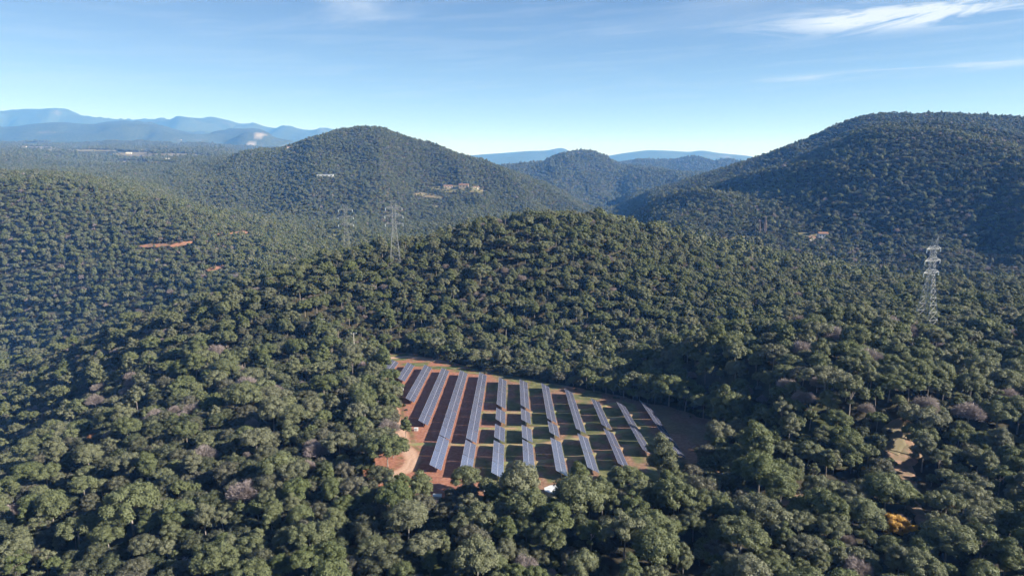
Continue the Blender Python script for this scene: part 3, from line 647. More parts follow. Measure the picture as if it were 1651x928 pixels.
tile(300, 500, Z1, [(250,630,100,'gold',0),(455,685,60,'gold',1),(560,175,35,'rust'),(380,470,150,'bare'),(420,715,110,'bare'),(530,410,110,'pine',3),(610,420,100),(400,400,150),(1050,250,150),(1170,270,110),(870,450,170),(1050,330,160),(870,280,130),(700,230,140),(640,580,130),(500,250,150),(370,290,120),
    (1130,560,150),(1240,500,150),(1290,570,130),(1390,730,110),(1240,640,150),(1080,640,140),(1230,790,160),(1310,840,140),(1100,790,160),(940,600,110),(780,670,90),(800,590,150),(610,230,120),(260,160,120),(70,240,150),(130,290,130),(240,350,160),(310,340,90),(690,640,120,'oak'),(770,100,130,'oak'),(840,110,130,'pine',3),(920,200,120),
    (270,80,80),(370,80,75),(1180,340,110),(1000,440,120,'oak'),(980,760,120,'oak'),(540,630,110,'oak'),(270,780,140,'oak'),(400,820,130,'oak'),(540,810,110,'oak'),(640,810,110,'oak'),(130,800,130,'oak'),(800,850,130,'bare'),(90,650,120,'oak')])
tile(0, 500, Z1, [(1215,240,150),(1290,290,120),(1440,340,130),(1600,390,130),(1530,280,130),(1370,260,120,'bare'),(1400,630,90,'gold'),(1560,470,140,'bare'),(1640,690,60,'gold'),(600,410,140),(680,410,120),(970,530,90,'pine',3),(760,600,80),(820,650,110),(800,740,160),(960,740,90),(400,510,140),(340,400,110),(210,465,50),
    (780,150,60),(710,150,80),(590,300,60),(730,100,70),(370,340,50),(1160,670,90,'bare'),(1180,450,60,'bare'),(1180,780,110,'oak'),(1120,570,130,'oak'),(1040,670,110,'oak'),(480,760,120,'bare'),(320,730,120,'pine',2),(270,770,120),(580,810,80,'rust'),(180,650,90,'bare'),(330,580,100),(400,640,110,'oak'),(100,750,90),(40,620,70),(940,330,120),(1060,350,100),(1110,270,90),(820,350,120),(850,450,110,'bare'),(960,210,100),(1200,350,90),(630,480,100,'bare'),(1430,160,100),(1440,80,80),(1550,85,70),(1270,170,80),(990,160,50),(1090,150,70)])
print('hand trees', len(TREES))
xy = np.array([(t_[0], t_[1]) for t_ in TREES]); rr = np.array([t_[3] * 4.8 for t_ in TREES])

def in_excl(X, Y):
    m = fdist(X, Y) < np.where(X < -38, 1.5, 2.0)
    for pts, r_ in EXCL: m |= seg_dist(X, Y, pts) < r_
    return m
def px_excl(X, Y, Z):
    x, y, d = proj(X, Y, Z)
    m = np.zeros(len(X), bool)
    for (cx, cy, rx, ry, tl, Y0) in PATCHX:
        far = Y0 > 2500
        k = (((x - cx) / rx) ** 2 + ((y - cy - 2 - (x - cx) * tl) / (ry * .8 + (4 if not far else .5))) ** 2) < .62
        m |= k & ((X * 12.9898 + Y * 78.233) % 1.0 < (.95 if far else .82 if ry < 7 else 1.0 if rx < 12 else .72)) & (np.abs(Y - Y0) < Y0 * .25)
    return m
# drop hand trees that fall into the open ground
TREES = [t_ for t_ in TREES if not in_excl(np.array([t_[0]]), np.array([t_[1]]))[0] or (fdist(np.array([t_[0]]), np.array([t_[1]]))[0] > -6 or t_[1] < 194) and not any(seg_dist(np.array([t_[0]]), np.array([t_[1]]), p_)[0] < r_ * .6 for p_, r_ in EXCL)]

# mixture of kinds: maquis and oaks to the left, mostly pines to the near right
def kind_of(X, Y, rnd):
    s = X / Y
    mix_ = fbm(X / 60, Y / 60, 61, 3)
    p_oak = np.clip(.46 - s * .9 - .2 * sstep(Y, 300, 400) * (s > -.42) + mix_ * 1.1, .12, .75); p_oak = np.where(Y > 640, np.clip(.25 + mix_ * .6 + (s > .22) * .4, .05, .85), p_oak)  # extra dark oaks on right hill and left flank stand in for shade
    p_bare = np.clip(0.03 + .14 * np.clip(fbm(X / 45, Y / 45, 67, 3), 0, 1), 0, .2); p_bare = np.where(Y > 900, .02, p_bare)
    k = np.where(rnd < p_bare, 2, np.where(rnd < p_bare + p_oak, 1, 0))
    return k
def scatter(y0, y1, spacing, smax, seed, scale, jit=.45):
    rng = np.random.default_rng(seed); out_ = []
    ys = np.arange(y0, y1, spacing)
    for yy in ys:
        xs = np.arange(-smax * yy, smax * yy, spacing)
        xs = xs + (spacing * .5 if int(yy / spacing) % 2 else 0)
        out_.append(np.stack([xs + rng.uniform(-jit, jit, len(xs)) * spacing, yy + rng.uniform(-jit, jit, len(xs)) * spacing], 1))
    P = np.vstack(out_); sc = scale * np.clip(rng.normal(1, .27, len(P)), .45, 1.6)
    return P, sc, rng.random(len(P)), rng.random(len(P)) * 6.28, rng.integers(0, 1000, len(P))
# visibility: highest sight-line slope so far along each column
slope_run = np.maximum.accumulate((G + 3) / Yg, axis=1)
def visible(X, Y, Z, top, marg):
    i = np.clip(np.round((X / Y + SMAX) / (2 * SMAX) * (NS - 1)).astype(int), 0, NS - 1); j = np.clip(((np.log(Y) - T0) / (T1 - T0) * (NT - 1)).astype(int) - 2, 0, NT - 1)
    return (Z + top - CAMZ) / Y > slope_run[i, j] - marg
# near band with spacing test against the hand-placed crowns
cell = {}
def add_cell(x, y, r_): cell.setdefault((int(x // 14), int(y // 14)), []).append((x, y, r_))
def clash(x, y, r_, k):
    cx, cy = int(x // 14), int(y // 14)
    for a_ in (-1, 0, 1):
        for b_ in (-1, 0, 1):
            for (qx, qy, qr) in cell.get((cx + a_, cy + b_), ()):
                if (qx - x) ** 2 + (qy - y) ** 2 < (k * (qr + r_)) ** 2: return True
    return False
for t_ in TREES: add_cell(t_[0], t_[1], t_[3] * 4.8)
KN = ['pine', 'oak', 'bare']
def near_fill(y0, y1, spacing, seed, scale, k, force=None, smax=.98):
    P, sc, rn, rot, vi = scatter(y0, y1, spacing, smax, seed, scale, .5)
    ok = ~in_excl(P[:, 0], P[:, 1])
    if force: ok |= (rn < .16) & (fdist(P[:, 0], P[:, 1]) > -2.5); sc = np.where(ok & in_excl(P[:, 0], P[:, 1]), sc * .5, sc)
    P, sc, rn, rot, vi = P[ok], sc[ok], rn[ok], rot[ok], vi[ok]
    Z = ground(P[:, 0], P[:, 1]); ok = ~px_excl(P[:, 0], P[:, 1], Z); kd = kind_of(P[:, 0], P[:, 1], rn)
    for i in np.nonzero(ok)[0]:
        kk = KN[kd[i]] if force is None else force
        s_ = sc[i] * (.72 if kk == 'oak' else .8 if kk == 'bare' else 1.0)
        if clash(P[i, 0], P[i, 1], s_ * 4.6, k): continue
        add_cell(P[i, 0], P[i, 1], s_ * 4.6)
        TREES.append([P[i, 0], P[i, 1], Z[i], s_, rot[i], kk, int(vi[i] % len(KINDS[kk][0])), False])
near_fill(95, 340, 5.2, 11, .92, .60)
near_fill(340, 642, 4.6, 14, .76, .57)
near_fill(95, 642, 3.9, 12, .56, .57)
near_fill(100, 520, 3.4, 13, .42, .58, 'oak')
# a denser skirt of oaks round the edge of the field
print('near trees', len(TREES))
P, sc, rn, rot, vi = scatter(642, 2600, 5.3, .88, 21, .64)
Z = ground(P[:, 0], P[:, 1]); ok = visible(P[:, 0], P[:, 1], Z, 11, .004) & ~px_excl(P[:, 0], P[:, 1], Z)
P, sc, rn, rot, vi, Z = P[ok], sc[ok], rn[ok], rot[ok], vi[ok], Z[ok]
kd = kind_of(P[:, 0], P[:, 1], rn); print('mid trees', len(P))
P2, sc2, rn2, rot2, vi2 = scatter(2600, 6000, 10.5, .86, 22, 1.15)
Z2 = ground(P2[:, 0], P2[:, 1]); ok = visible(P2[:, 0], P2[:, 1], Z2, 14, .002) & ~px_excl(P2[:, 0], P2[:, 1], Z2)
ok &= ~((fbm(P2[:, 0] / 500, P2[:, 1] / 700, 71, 3) > .07) & (P2[:, 0] < -.25 * P2[:, 1]) & (P2[:, 1] > 3000))
P2, sc2, rn2, rot2, vi2, Z2 = P2[ok], sc2[ok], rn2[ok], rot2[ok], vi2[ok], Z2[ok]; kd2 = kind_of(P2[:, 0], P2[:, 1], rn2); print('far trees', len(P2))

# ------------------------------------------------------------------ forests as instanced stuff
def forest(name, label, pts, scl, rot, idx, protos):
    """one object whose geometry nodes set a tree on each point"""
    me = bpy.data.meshes.new(name); me.vertices.add(len(pts)); me.vertices.foreach_set('co', np.asarray(pts, np.float32).ravel())
    a = me.attributes.new('tree_scale', 'FLOAT_VECTOR', 'POINT'); a.data.foreach_set('vector', np.asarray(scl, np.float32).ravel())
    r3 = np.asarray(rot, np.float32)
    a = me.attributes.new('tree_rot', 'FLOAT_VECTOR', 'POINT'); a.data.foreach_set('vector', r3.ravel())
    a = me.attributes.new('tree_idx', 'INT', 'POINT'); a.data.foreach_set('value', np.asarray(idx, np.int32))
    o = obj(name, me)
    pc = bpy.data.collections.new(name + '_kinds')
    for i, p_ in enumerate(protos):
        q = bpy.data.objects.new('%s_kind_%02d' % (name, i), p_); pc.objects.link(q)
    ng = bpy.data.node_groups.new(name, 'GeometryNodeTree')
    ng.interface.new_socket('Geometry', in_out='INPUT', socket_type='NodeSocketGeometry'); ng.interface.new_socket('Geometry', in_out='OUTPUT', socket_type='NodeSocketGeometry')
    gi = ng.nodes.new('NodeGroupInput'); go = ng.nodes.new('NodeGroupOutput')
    ip = ng.nodes.new('GeometryNodeInstanceOnPoints'); ci = ng.nodes.new('GeometryNodeCollectionInfo')
    ci.inputs['Collection'].default_value = pc; ci.inputs['Separate Children'].default_value = True; ci.inputs['Reset Children'].default_value = True
    def na(n, dt):
        x = ng.nodes.new('GeometryNodeInputNamedAttribute'); x.data_type = dt; x.inputs['Name'].default_value = n; return x.outputs['Attribute']
    ng.links.new(gi.outputs[0], ip.inputs['Points']); ng.links.new(ci.outputs[0], ip.inputs['Instance'])
    ip.inputs['Pick Instance'].default_value = True
    ng.links.new(na('tree_idx', 'INT'), ip.inputs['Instance Index'])
    e2r = ng.nodes.new('FunctionNodeEulerToRotation'); ng.links.new(na('tree_rot', 'FLOAT_VECTOR'), e2r.inputs[0]); ng.links.new(e2r.outputs[0], ip.inputs['Rotation'])
    ng.links.new(na('tree_scale', 'FLOAT_VECTOR'), ip.inputs['Scale']); ng.links.new(ip.outputs[0], go.inputs[0])
    md = o.modifiers.new('trees', 'NODES'); md.node_group = ng
    tag(o, label, kind='stuff'); return o

# individuals: the trees that show largest in the picture, up to 300 of a kind
info = []
for i, t_ in enumerate(TREES):
    x, y, d = proj(t_[0], t_[1], t_[2] + HC[t_[5]] * t_[3]); wpx = 9.6 * t_[3] / d * FPX
    infr = (-wpx * .3 < x < 1651 + wpx * .3) and (y < 928 + wpx * .35)
    info.append((infr, wpx, x, y))
single = set()
for kd_ in KINDS:
    c = [i for i, t_ in enumerate(TREES) if t_[5] == kd_ and info[i][0]]
    c.sort(key=lambda i: -info[i][1]); single.update(c[:300])
rs = np.random.default_rng(9)
def nonuni(i, t_):
    r_ = np.random.default_rng(i); k = 1 + r_.normal() * .07
    return (t_[3] * (1 + r_.normal() * .06), t_[3] * (1 + r_.normal() * .06), t_[3] * k * (1.0))
names = {'pine': ('pine_tree', 'pine tree'), 'oak': ('oak_tree', 'oak tree'), 'bare': ('bare_tree', 'bare tree'), 'gold': ('autumn_tree', 'autumn tree'), 'rust': ('autumn_tree', 'autumn tree')}
shape_w = {'round': 'round', 'lean': 'spreading', 'sparse': 'thin open', 'wide': 'broad', 'tall': 'tall narrow', 'flat': 'flat', 'oak': 'dense', 'bare': 'leafless domed'}
_o = ['', 'first', 'second', 'third', 'fourth', 'fifth', 'sixth', 'seventh', 'eighth', 'ninth', 'tenth', 'eleventh', 'twelfth', 'thirteenth', 'fourteenth', 'fifteenth', 'sixteenth', 'seventeenth', 'eighteenth', 'nineteenth']
ORDW = _o + [w_ for a_, b_ in (('twentieth', 'twenty'), ('thirtieth', 'thirty'), ('fortieth', 'forty'), ('fiftieth', 'fifty')) for w_ in [a_] + [b_ + '-' + q for q in _o[1:10]]]
col_w = {'pine': 'sage pine', 'oak': 'olive holm oak', 'bare': 'pinkish grey tree', 'gold': 'golden autumn tree', 'rust': 'rusty orange tree'}
LAB = {}; strips = {}
for i in single:
    t_ = TREES[i]; _, w_, x, y = info[i]
    sh = {'gold': 'bright', 'rust': 'bright'}.get(t_[5], shape_w[KINDS[t_[5]][0][t_[6]]])
    strips.setdefault((sh + ' ' + col_w[t_[5]], max(0, int((928 - y) // 14))), []).append((x, i))
for (lk, st), v in strips.items():
    v.sort()
    for n_, (x, i) in enumerate(v): LAB[i] = '%s, %s of its kind from left, %s strip above bottom edge' % (lk, ORDW[n_ + 1], ORDW[st + 1])
used = {}
for i in sorted(single):
    t_ = TREES[i]; _, w_, x, y = info[i]
    e = empty(names[t_[5]][0], (t_[0], t_[1], t_[2]), t_[4]); e.scale = nonuni(i, t_)
    p_ = PROTO[(t_[5], t_[6], 0)]
    obj('crown', p_['crown'], e); obj('trunk', p_['trunk'], e)
    tag(e, LAB[i], names[t_[5]][1], {'pine': 'pines of the near forest', 'oak': 'holm oaks of the near forest', 'bare': 'leafless trees of the near forest'}.get(t_[5], 'autumn trees of the near forest'))
print('single trees', len(single))

def stuff(name, label, rows, kd_, lodf):
    if not rows: return
    nv = len(KINDS[kd_][0]); pr = []; mp = {}
    idx = []
    for r_ in rows:
        key = (kd_, r_[6], lodf(r_[1]))
        if key not in PROTO: key = (kd_, r_[6], 1)
        if key not in mp: mp[key] = len(pr); pr.append(PROTO[key]['joined'])
        idx.append(mp[key])
    forest(name, label, [(r_[0], r_[1], r_[2]) for r_ in rows], [nonuni(j, r_) for j, r_ in enumerate(rows)], [(0, 0, r_[4]) for r_ in rows], idx, pr)
rest = [t_ for i, t_ in enumerate(TREES) if i not in single]
lodn = lambda Y: 1 if Y < 560 else 2
stuff('pine_forest', 'sage green pines of the near ridge beyond the closest ones', [t_ for t_ in rest if t_[5] == 'pine'], 'pine', lodn)
stuff('oak_forest', 'dark holm oaks and brush under the near pines', [t_ for t_ in rest if t_[5] == 'oak'], 'oak', lodn)
stuff('bare_forest', 'leafless grey trees among the near pines', [t_ for t_ in rest if t_[5] == 'bare'], 'bare', lodn)
def arrstuff(name, label, P, Z, sc, rot, vi, kd, lodf):
    protos = []; off = []
    lods = lodf(P[:, 1]); idx = np.zeros(len(P), int); keys = []
    for k, kn in enumerate(KN):
        for v in range(len(KINDS[kn][0])):
            for ld in (1, 2):
                m = (kd == k) & (vi % len(KINDS[kn][0]) == v) & (lods == ld)
                if m.any(): idx[m] = len(protos); protos.append(PROTO[(kn, v, ld)]['joined'])
    q = np.random.default_rng(3); kf = np.where(kd == 1, .8, 1.0) * sc
    s3 = np.stack([kf * q.normal(1, .06, len(P)), kf * q.normal(1, .06, len(P)), kf * q.normal(1, .1, len(P))], 1)
    forest(name, label, np.c_[P, Z], s3, np.c_[np.zeros((len(P), 2)), rot], idx, protos)
sxy = P[:, 0] / P[:, 1]
lodm = lambda Y: np.where(Y < 760, 1, 2)
hill_left = (P[:, 1] < 1500) & (sxy < -.18); hill_right = (sxy > .16); hill_mid = ~hill_left & ~hill_right
for nm, lb, m in (('hillside_forest', 'pine woods covering the left hill and its valley', hill_left),
                  ('hillside_forest', 'dark blue woods covering the high right mountain, extra oaks darkening it for shade', hill_right),
                  ('hillside_forest', 'woods covering the pointed central mountain', hill_mid)):
    arrstuff(nm, lb, P[m], Z[m], sc[m], rot[m], vi[m], kd[m], lodm)
lod2 = lambda Y: np.full(np.shape(Y), 2)
m = P2[:, 0] / P2[:, 1] > -.15
arrstuff('distant_woods', 'far woods on the small cone hill and the ridge behind it', P2[m], Z2[m], sc2[m], rot2[m], vi2[m], kd2[m], lod2)
arrstuff('distant_woods', 'far woods on the plateau around the village', P2[~m], Z2[~m], sc2[~m], rot2[~m], vi2[~m], kd2[~m], lod2)

# ------------------------------------------------------------------ solar tables
TILT = R(28); PW = 4.15; PIV = 1.75
SEGS = {1: [(360.2, 338.1)], 2: [(351.8, 317.4)], 3: [(345.7, 280.4)], 4: [(337.9, 248.3)], 5: [(331.3, 231.2), (230.6, 202.0)],
        6: [(326.3, 227.0), (225.4, 196.6)], 7: [(315.4, 268.6), (263.8, 248.2), (242.6, 227.5), (224.6, 194.6)],
        8: [(310.3, 266.8), (262.6, 247.1), (241.1, 226.6), (224.6, 194.1)], 9: [(302.4, 262.6), (262.4, 248.0), (245.2, 231.3), (226.1, 195.2)],
        10: [(291.7, 276), (275.8, 249.1), (248.9, 235.1), (229.8, 213.9), (213.3, 197.5)], 11: [(275.4, 259), (258.8, 239.0), (235.1, 218.9), (218.5, 200.3)],
        12: [(269.4, 256), (255.8, 242.6), (242.2, 227.9), (227.5, 212.0)], 13: [(270.5, 252.8), (252.4, 243.3), (242.9, 231.4), (231.0, 220.2), (219.8, 208.6)]}
ORD = ['', 'first', 'second', 'third', 'fourth', 'fifth', 'sixth', 'seventh', 'eighth', 'ninth', 'tenth', 'eleventh', 'twelfth', 'thirteenth', 'fourteenth', 'fifteenth']
from mathutils import Matrix
TABLES = {}
def table_meshes(nm):
    """nm modules long, two modules across; local y along the row, tilted about y"""
    if nm in TABLES: return TABLES[nm]
    M = Matrix.Rotation(TILT, 3, 'Y')       # +x side goes down: the table faces the sun on the right
    ml = 1.035; Ln = nm * ml; res = []
    half = []
    for side in (-1, 1):
        gl = MB(); fr = MB()
        for k in range(nm):
            yc = -Ln / 2 + (k + .5) * ml; xc = side * (PW / 4 + .004); wx = PW / 2 - .004
            p_ = M @ Vector((xc, yc, .10)); fr.box(p_, (wx, ml - .03, .045), M)
            p_ = M @ Vector((xc, yc, .10 + .0235)); gl.box(p_, (wx - .12, ml - .08, .006), M)
        half.append((mesh('module_glass', gl.V, gl.F, M_PV), mesh('module_frames', fr.V, fr.F, M_FRAME)))
    bm = MB(); bm.bar((0, -Ln / 2, -.05), (0, Ln / 2, -.05), .09, n=6)
    n_r = max(2, nm // 2)
    for k in range(n_r):
        yc = -Ln / 2 + (k + .5) * Ln / n_r; a_ = M @ Vector((-PW / 2 + .1, yc, .045)); b_ = M @ Vector((PW / 2 - .1, yc, .045)); bm.bar(a_, b_, .035)
    beam = mesh('torque_beam', bm.V, bm.F, M_STEEL)
    pm = MB(); pm.box((0, 0, -PIV / 2 - .35), (.16, .12, PIV + .6)); post = mesh('post', pm.V, pm.F, M_STEEL)
    pm = MB(); pm.bar((0, 0, -.5), M @ Vector((PW * .32, 0, .02)), .03); brace = mesh('brace', pm.V, pm.F, M_STEEL)
    TABLES[nm] = (half, beam, post, brace, Ln); return TABLES[nm]
for r_, segs in SEGS.items():
    X = -75.62 + 9.894 * r_ + 1.83        # axis of the row (left edge plus half the tilted width)
    tabs = []
    for (ya, yb) in segs:
        n = max(1, int(round((ya - yb) / 11.6))); Lt = (ya - yb) / n
        for k in range(n): tabs.append((ya - (k + .5) * Lt, Lt))
    tabs.sort()
    for k, (yc, Lt) in enumerate(tabs):
        nm = max(3, int((Lt - .14) / 1.035)); half, beam, post, brace, Ln = table_meshes(nm)
        e = empty('solar_table', (X, yc, fieldz(X, yc) + PIV + .02))
        e.rotation_euler = (math.atan(-.07) + float(rs.normal() * .006), float(rs.normal() * .012), 0)
        e.scale = (1, (Lt - (.16)) / Ln if (Lt - .16) / Ln < 1.12 else 1.0, 1)
        for hi, (gl, fr) in enumerate(half):
            f_ = obj('panel_bank', fr, e); tag(f_, kind='stuff'); g_ = obj('glass', gl, f_); tag(g_, kind='stuff')
        obj('torque_beam', beam, e)
        for q_ in (-.36, 0, .36):
            if nm < 7 and q_ == 0: continue
            p_ = obj('post', post, e, (0, q_ * Ln, 0)); obj('brace', brace, e, (0, q_ * Ln, 0))
        tag(e, 'tilted blue solar table, %s from the near end of the %s row from the left' % (ORD[k + 1], ORD[r_]), 'solar panel', 'solar tables standing in parallel rows on the field')

# ------------------------------------------------------------------ small things in the field
def at(px, py): return hit(px, py)
h = (FIELD(14.5, 187) + CAMZ)
ta = empty('water_tank', (12.9, 184.3, h)); m1 = MB()
oc = [(3.6 * math.cos(R(22.5 + 45 * k)), 2.7 * math.sin(R(22.5 + 45 * k))) for k in range(8)]
m1.prism(oc, -.3, 1.5); m1.build('tank_wall', M_CONC, ta)
m1 = MB(); m1.prism([(a_ * 1.05, b_ * 1.05) for a_, b_ in oc], 1.503, 1.62); m1.build('cover', M_WHITE, ta)
m1 = MB()
for k in range(4): a_ = oc[k]; b_ = oc[k + 4]; m1.bar((a_[0], a_[1], 1.64), (b_[0], b_[1], 1.64), .03)
m1.build('strap', M_FRAME, ta)
tag(ta, 'low eight-sided tank with white cover in front of the middle rows', 'tank')
def cabinet(X, Y, w_, d_, h_, label, name='inverter_cabinet', cat='cabinet'):
    e = empty(name, (X, Y, float(ground(X, Y)) + .3 if fdist(np.array([X]), np.array([Y]))[0] > 0 else fieldz(X, Y)))
    m1 = MB(); m1.box((0, 0, h_ / 2), (w_, d_, h_)); m1.build('housing', M_WHITE, e)
    m1 = MB(); m1.box((0, 0, h_ + .04), (w_ + .2, d_ + .2, .07)); m1.build('roof', M_ROOFG, e)
    m1 = MB(); m1.box((0, -d_ / 2 - .02, h_ * .48), (w_ * .35, .03, h_ * .8)); m1.build('door', M_ROOFG, e)
    tag(e, label, cat)
for (px, py, w_, d_, h_, lb) in ((1070, 712, 2.2, 1.5, 1.8, 'white cabinet beside the last row on the right'), (671, 695, 1.4, 1.0, 1.0, 'small white box beside the dirt track by the fourth row'),
                         (787, 792, 2.4, 1.6, 1.8, 'white cabinet half hidden by pines in front of the field'), (705, 806, 2.4, 1.6, 1.2, 'low white box on red earth at the front left of the field'),
                         (968, 793, 1.8, 1.4, 1.6, 'grey-white cabinet on the red earth right of the tank'), (649, 631, 1.0, .8, 1.1, 'small pale box at the left edge near the third row')):
    q = at(px, py); cabinet(q[0], q[1], w_, d_, h_, lb)

# ------------------------------------------------------------------ pylons, poles and wires
def pylon(X, Y, H, rz, label, base=3.7, arm=4.6, th=1.0, ms=None):
    ms = ms or M_STEEL
    Z0 = float(ground(X, Y)); e = empty('lattice_pylon', (X, Y, Z0), rz)
    def half_w(z):
        t_ = z / H
        return (base - (base - 1.25) * min(1, t_ / .62)) if t_ < .62 else 1.25 - .25 * (t_ - .62) / .3
    lv = [0, .085, .17, .25, .325, .395, .46, .52, .575, .625, .675, .72, .765, .81, .855, .895]
    zs = [q * H for q in lv]
    m1 = MB(); m2 = MB()
    for sx in (-1, 1):
        for sy in (-1, 1):
            for a_, b_ in zip(zs[:-1], zs[1:]):
                m1.bar((sx * half_w(a_), sy * half_w(a_), a_ - (1.2 if a_ == 0 else 0)), (sx * half_w(b_), sy * half_w(b_), b_), th * (.13 if a_ < H * .5 else .10))
    for i, (a_, b_) in enumerate(zip(zs[:-1], zs[1:])):
        wa, wb = half_w(a_), half_w(b_)
        for k in range(4):
            c = [(-1, -1), (1, -1), (1, 1), (-1, 1)]; p_ = c[k]; q = c[(k + 1) % 4]
            m2.bar((p_[0] * wa, p_[1] * wa, a_), (q[0] * wb, q[1] * wb, b_), .055 * th); m2.bar((q[0] * wa, q[1] * wa, a_), (p_[0] * wb, p_[1] * wb, b_), .055 * th)
            m2.bar((p_[0] * wb, p_[1] * wb, b_), (q[0] * wb, q[1] * wb, b_), .055 * th)
    m1.build('tower_leg', ms, e); m2.build('lattice', ms, e)
    ends = []
    for z, al in ((.885 * H, arm), (.765 * H, arm + .4), (.645 * H, arm + .2)):
        for s in (-1, 1):
            m3 = MB(); w_ = half_w(z); tip = Vector((s * (w_ + al), 0, z + .2))
            for sy in (-1, 1):
                m3.bar((s * w_, sy * w_, z), tip, .08 * th); m3.bar((s * w_, sy * w_, z + 1.7), tip, .07 * th)
                for q in (.25, .5, .75):
                    a_ = Vector((s * w_, sy * w_, z)).lerp(tip, q); b_ = Vector((s * w_, sy * w_, z + 1.7)).lerp(tip, q - .12); m3.bar(a_, b_, .06)
            m3.build('cross_arm', ms, e)
            m3 = MB(); m3.bar(tip, tip - Vector((0, 0, 2.0)), .12, n=6)
            for q in range(5): m3.bar(tip - Vector((0, 0, .4 + q * .3)), tip - Vector((0, 0, .52 + q * .3)), .22, n=8)
            m3.build('insulator', M_GLASSI, e); ends.append((s, z, tip - Vector((0, 0, 2.0))))
    m3 = MB(); zt = zs[-1]; w_ = half_w(zt)
    for s in (-1, 1):
        for sy in (-1, 1):
            m3.bar((s * w_, sy * w_, zt), (s * (w_ + 1.5), 0, H), .08 * th); m3.bar((-s * w_, sy * w_, zt), (s * (w_ + 1.5), 0, H), .06 * th)
        m3.bar((s * w_, 0, zt + .3), (s * (w_ + 1.5) * .6, 0, H - 2), .06)
    m3.build('earth_wire_peak', ms, e)
    m3 = MB()
    for sx in (-1, 1):
        for sy in (-1, 1): m3.box((sx * half_w(0), sy * half_w(0), -.5), (1.1, 1.1, 2.0))
    m3.build('footing', M_CONC, e)
    tag(e, label, 'pylon', 'lattice pylons of the power line')
    c_, s_ = math.cos(rz), math.sin(rz)
    return [Vector((X + p_.x * c_ - p_.y * s_, Y + p_.x * s_ + p_.y * c_, Z0 + p_.z)) for (_, _, p_) in ends]
u, dy, dz = ray(1491, 533); PYR = 335.0; XR = u / dy * PYR
EXCL_P = [(XR, PYR)]
endR = pylon(XR, PYR, 49.5, R(27), 'tall grey lattice pylon rising from the pines at right', base=4.4, th=1.15)
u, dy, dz = ray(638, 442); PYL = 470.0; XL = u / dy * PYL
endL = pylon(XL, PYL, 46, R(14), 'right one of the two faint lattice pylons on the left ridge', th=.7, ms=M_HAZESTEEL)
u, dy, dz = ray(560, 412); endK = pylon(u / dy * 560, 560, 50, R(14), 'left one of the two faint lattice pylons, lower behind the ridge', th=.55, ms=M_HAZESTEEL)
def wires(A, B, sag, r_, label, name='power_line'):
    m1 = MB()
    for a_, b_ in zip(A, B):
        pr_ = None
        for k in range(25):
            t_ = k / 24; p_ = a_.lerp(b_, t_); p_ = Vector((p_.x, p_.y, p_.z - sag * 4 * t_ * (1 - t_)))
            if pr_ is not None: m1.bar(pr_, p_, r_)
            pr_ = p_
    o = m1.build(name, M_WIRE); tag(o, label, 'power line'); return o
wires(endR, endL, 9, .04, 'thin conductors strung from the right pylon to the ridge pylon')
wires(endR, [p_ + Vector((330, -60, 12)) for p_ in endR], 6, .04, 'thin conductors leaving the right pylon towards the right edge')
wires(endL, endK, 3, .025, 'thin conductors between the two pylons on the left ridge')
wires(endK, [p_ + Vector((-420, 120, -70)) for p_ in endK], 10, .025, 'thin conductors dropping from the ridge pylons into the left valley')
def pole(px, pyt, Hh, style, label, Yk):
    u, dy, dz = ray(px, pyt); X = u / dy * Yk; zt = CAMZ + dz / dy * Yk; Z0 = float(ground(X, Yk)); Hh = zt - Z0
    e = empty('utility_pole', (X, Yk, Z0), R(8) if style == 'T' else R(20))
    m1 = MB(); m1.bar((0, 0, -.8), (0, 0, Hh), .24 if style == 'T' else .17, .16 if style == 'T' else .12, 6); m1.build('pole', M_CONC if style == 'T' else M_WOOD, e)
    tips = []
    for k, (z, w_) in enumerate(((Hh - .2, 1.6),) if style == 'T' else ((Hh - .15, 1.1), (Hh - 1.5, 1.3))):
        m1 = MB(); m1.box((0, .18, z), (w_ * 2, .14, .16)); m1.build('cross_arm', M_STEEL, e)
        for s in (-1, 0, 1) if style == 'T' else (-1, 1):
            m1 = MB(); m1.bar((s * w_ * .92, .18, z + .08), (s * w_ * .92, .18, z + .5), .13, .08, 6); m1.build('insulator', M_WHITE, e)
            a_ = e.rotation_euler[2]; tips.append(Vector((X + s * w_ * .92 * math.cos(a_), Yk + s * w_ * .92 * math.sin(a_), Z0 + z + .5)))
    if style != 'T':
        m1 = MB(); m1.bar((-.9, .18, Hh - 1.45), (0, 0, Hh - 2.4), .04); m1.bar((.9, .18, Hh - 1.45), (0, 0, Hh - 2.4), .04); m1.build('stay', M_STEEL, e)
    tag(e, label, 'utility pole', 'utility poles among the pines'); return tips
p1 = pole(1482, 779, 10, 'X', 'slim utility pole with two cross-arms beside the right dirt track', 196)
p2 = pole(1208, 736, 10, 'X', 'slim utility pole in the dark woods between field and right track', 226)
p3 = pole(570, 537, 12, 'T', 'pale concrete pole with T-shaped top at the left field edge', 372)
p4 = pole(519, 514, 12, 'T', 'slender pale concrete pole rising behind the pines, farther left', 392)
wires(p1, p2, 2.5, .02, 'thin wires between the two utility poles on the right')
wires(p1, [p_ + Vector((90, 30, 3)) for p_ in p1], 2, .02, 'thin wires from the track-side pole towards the right edge')
wires(p3, p4[:3], 1, .02, 'thin wires between the two concrete poles at left')

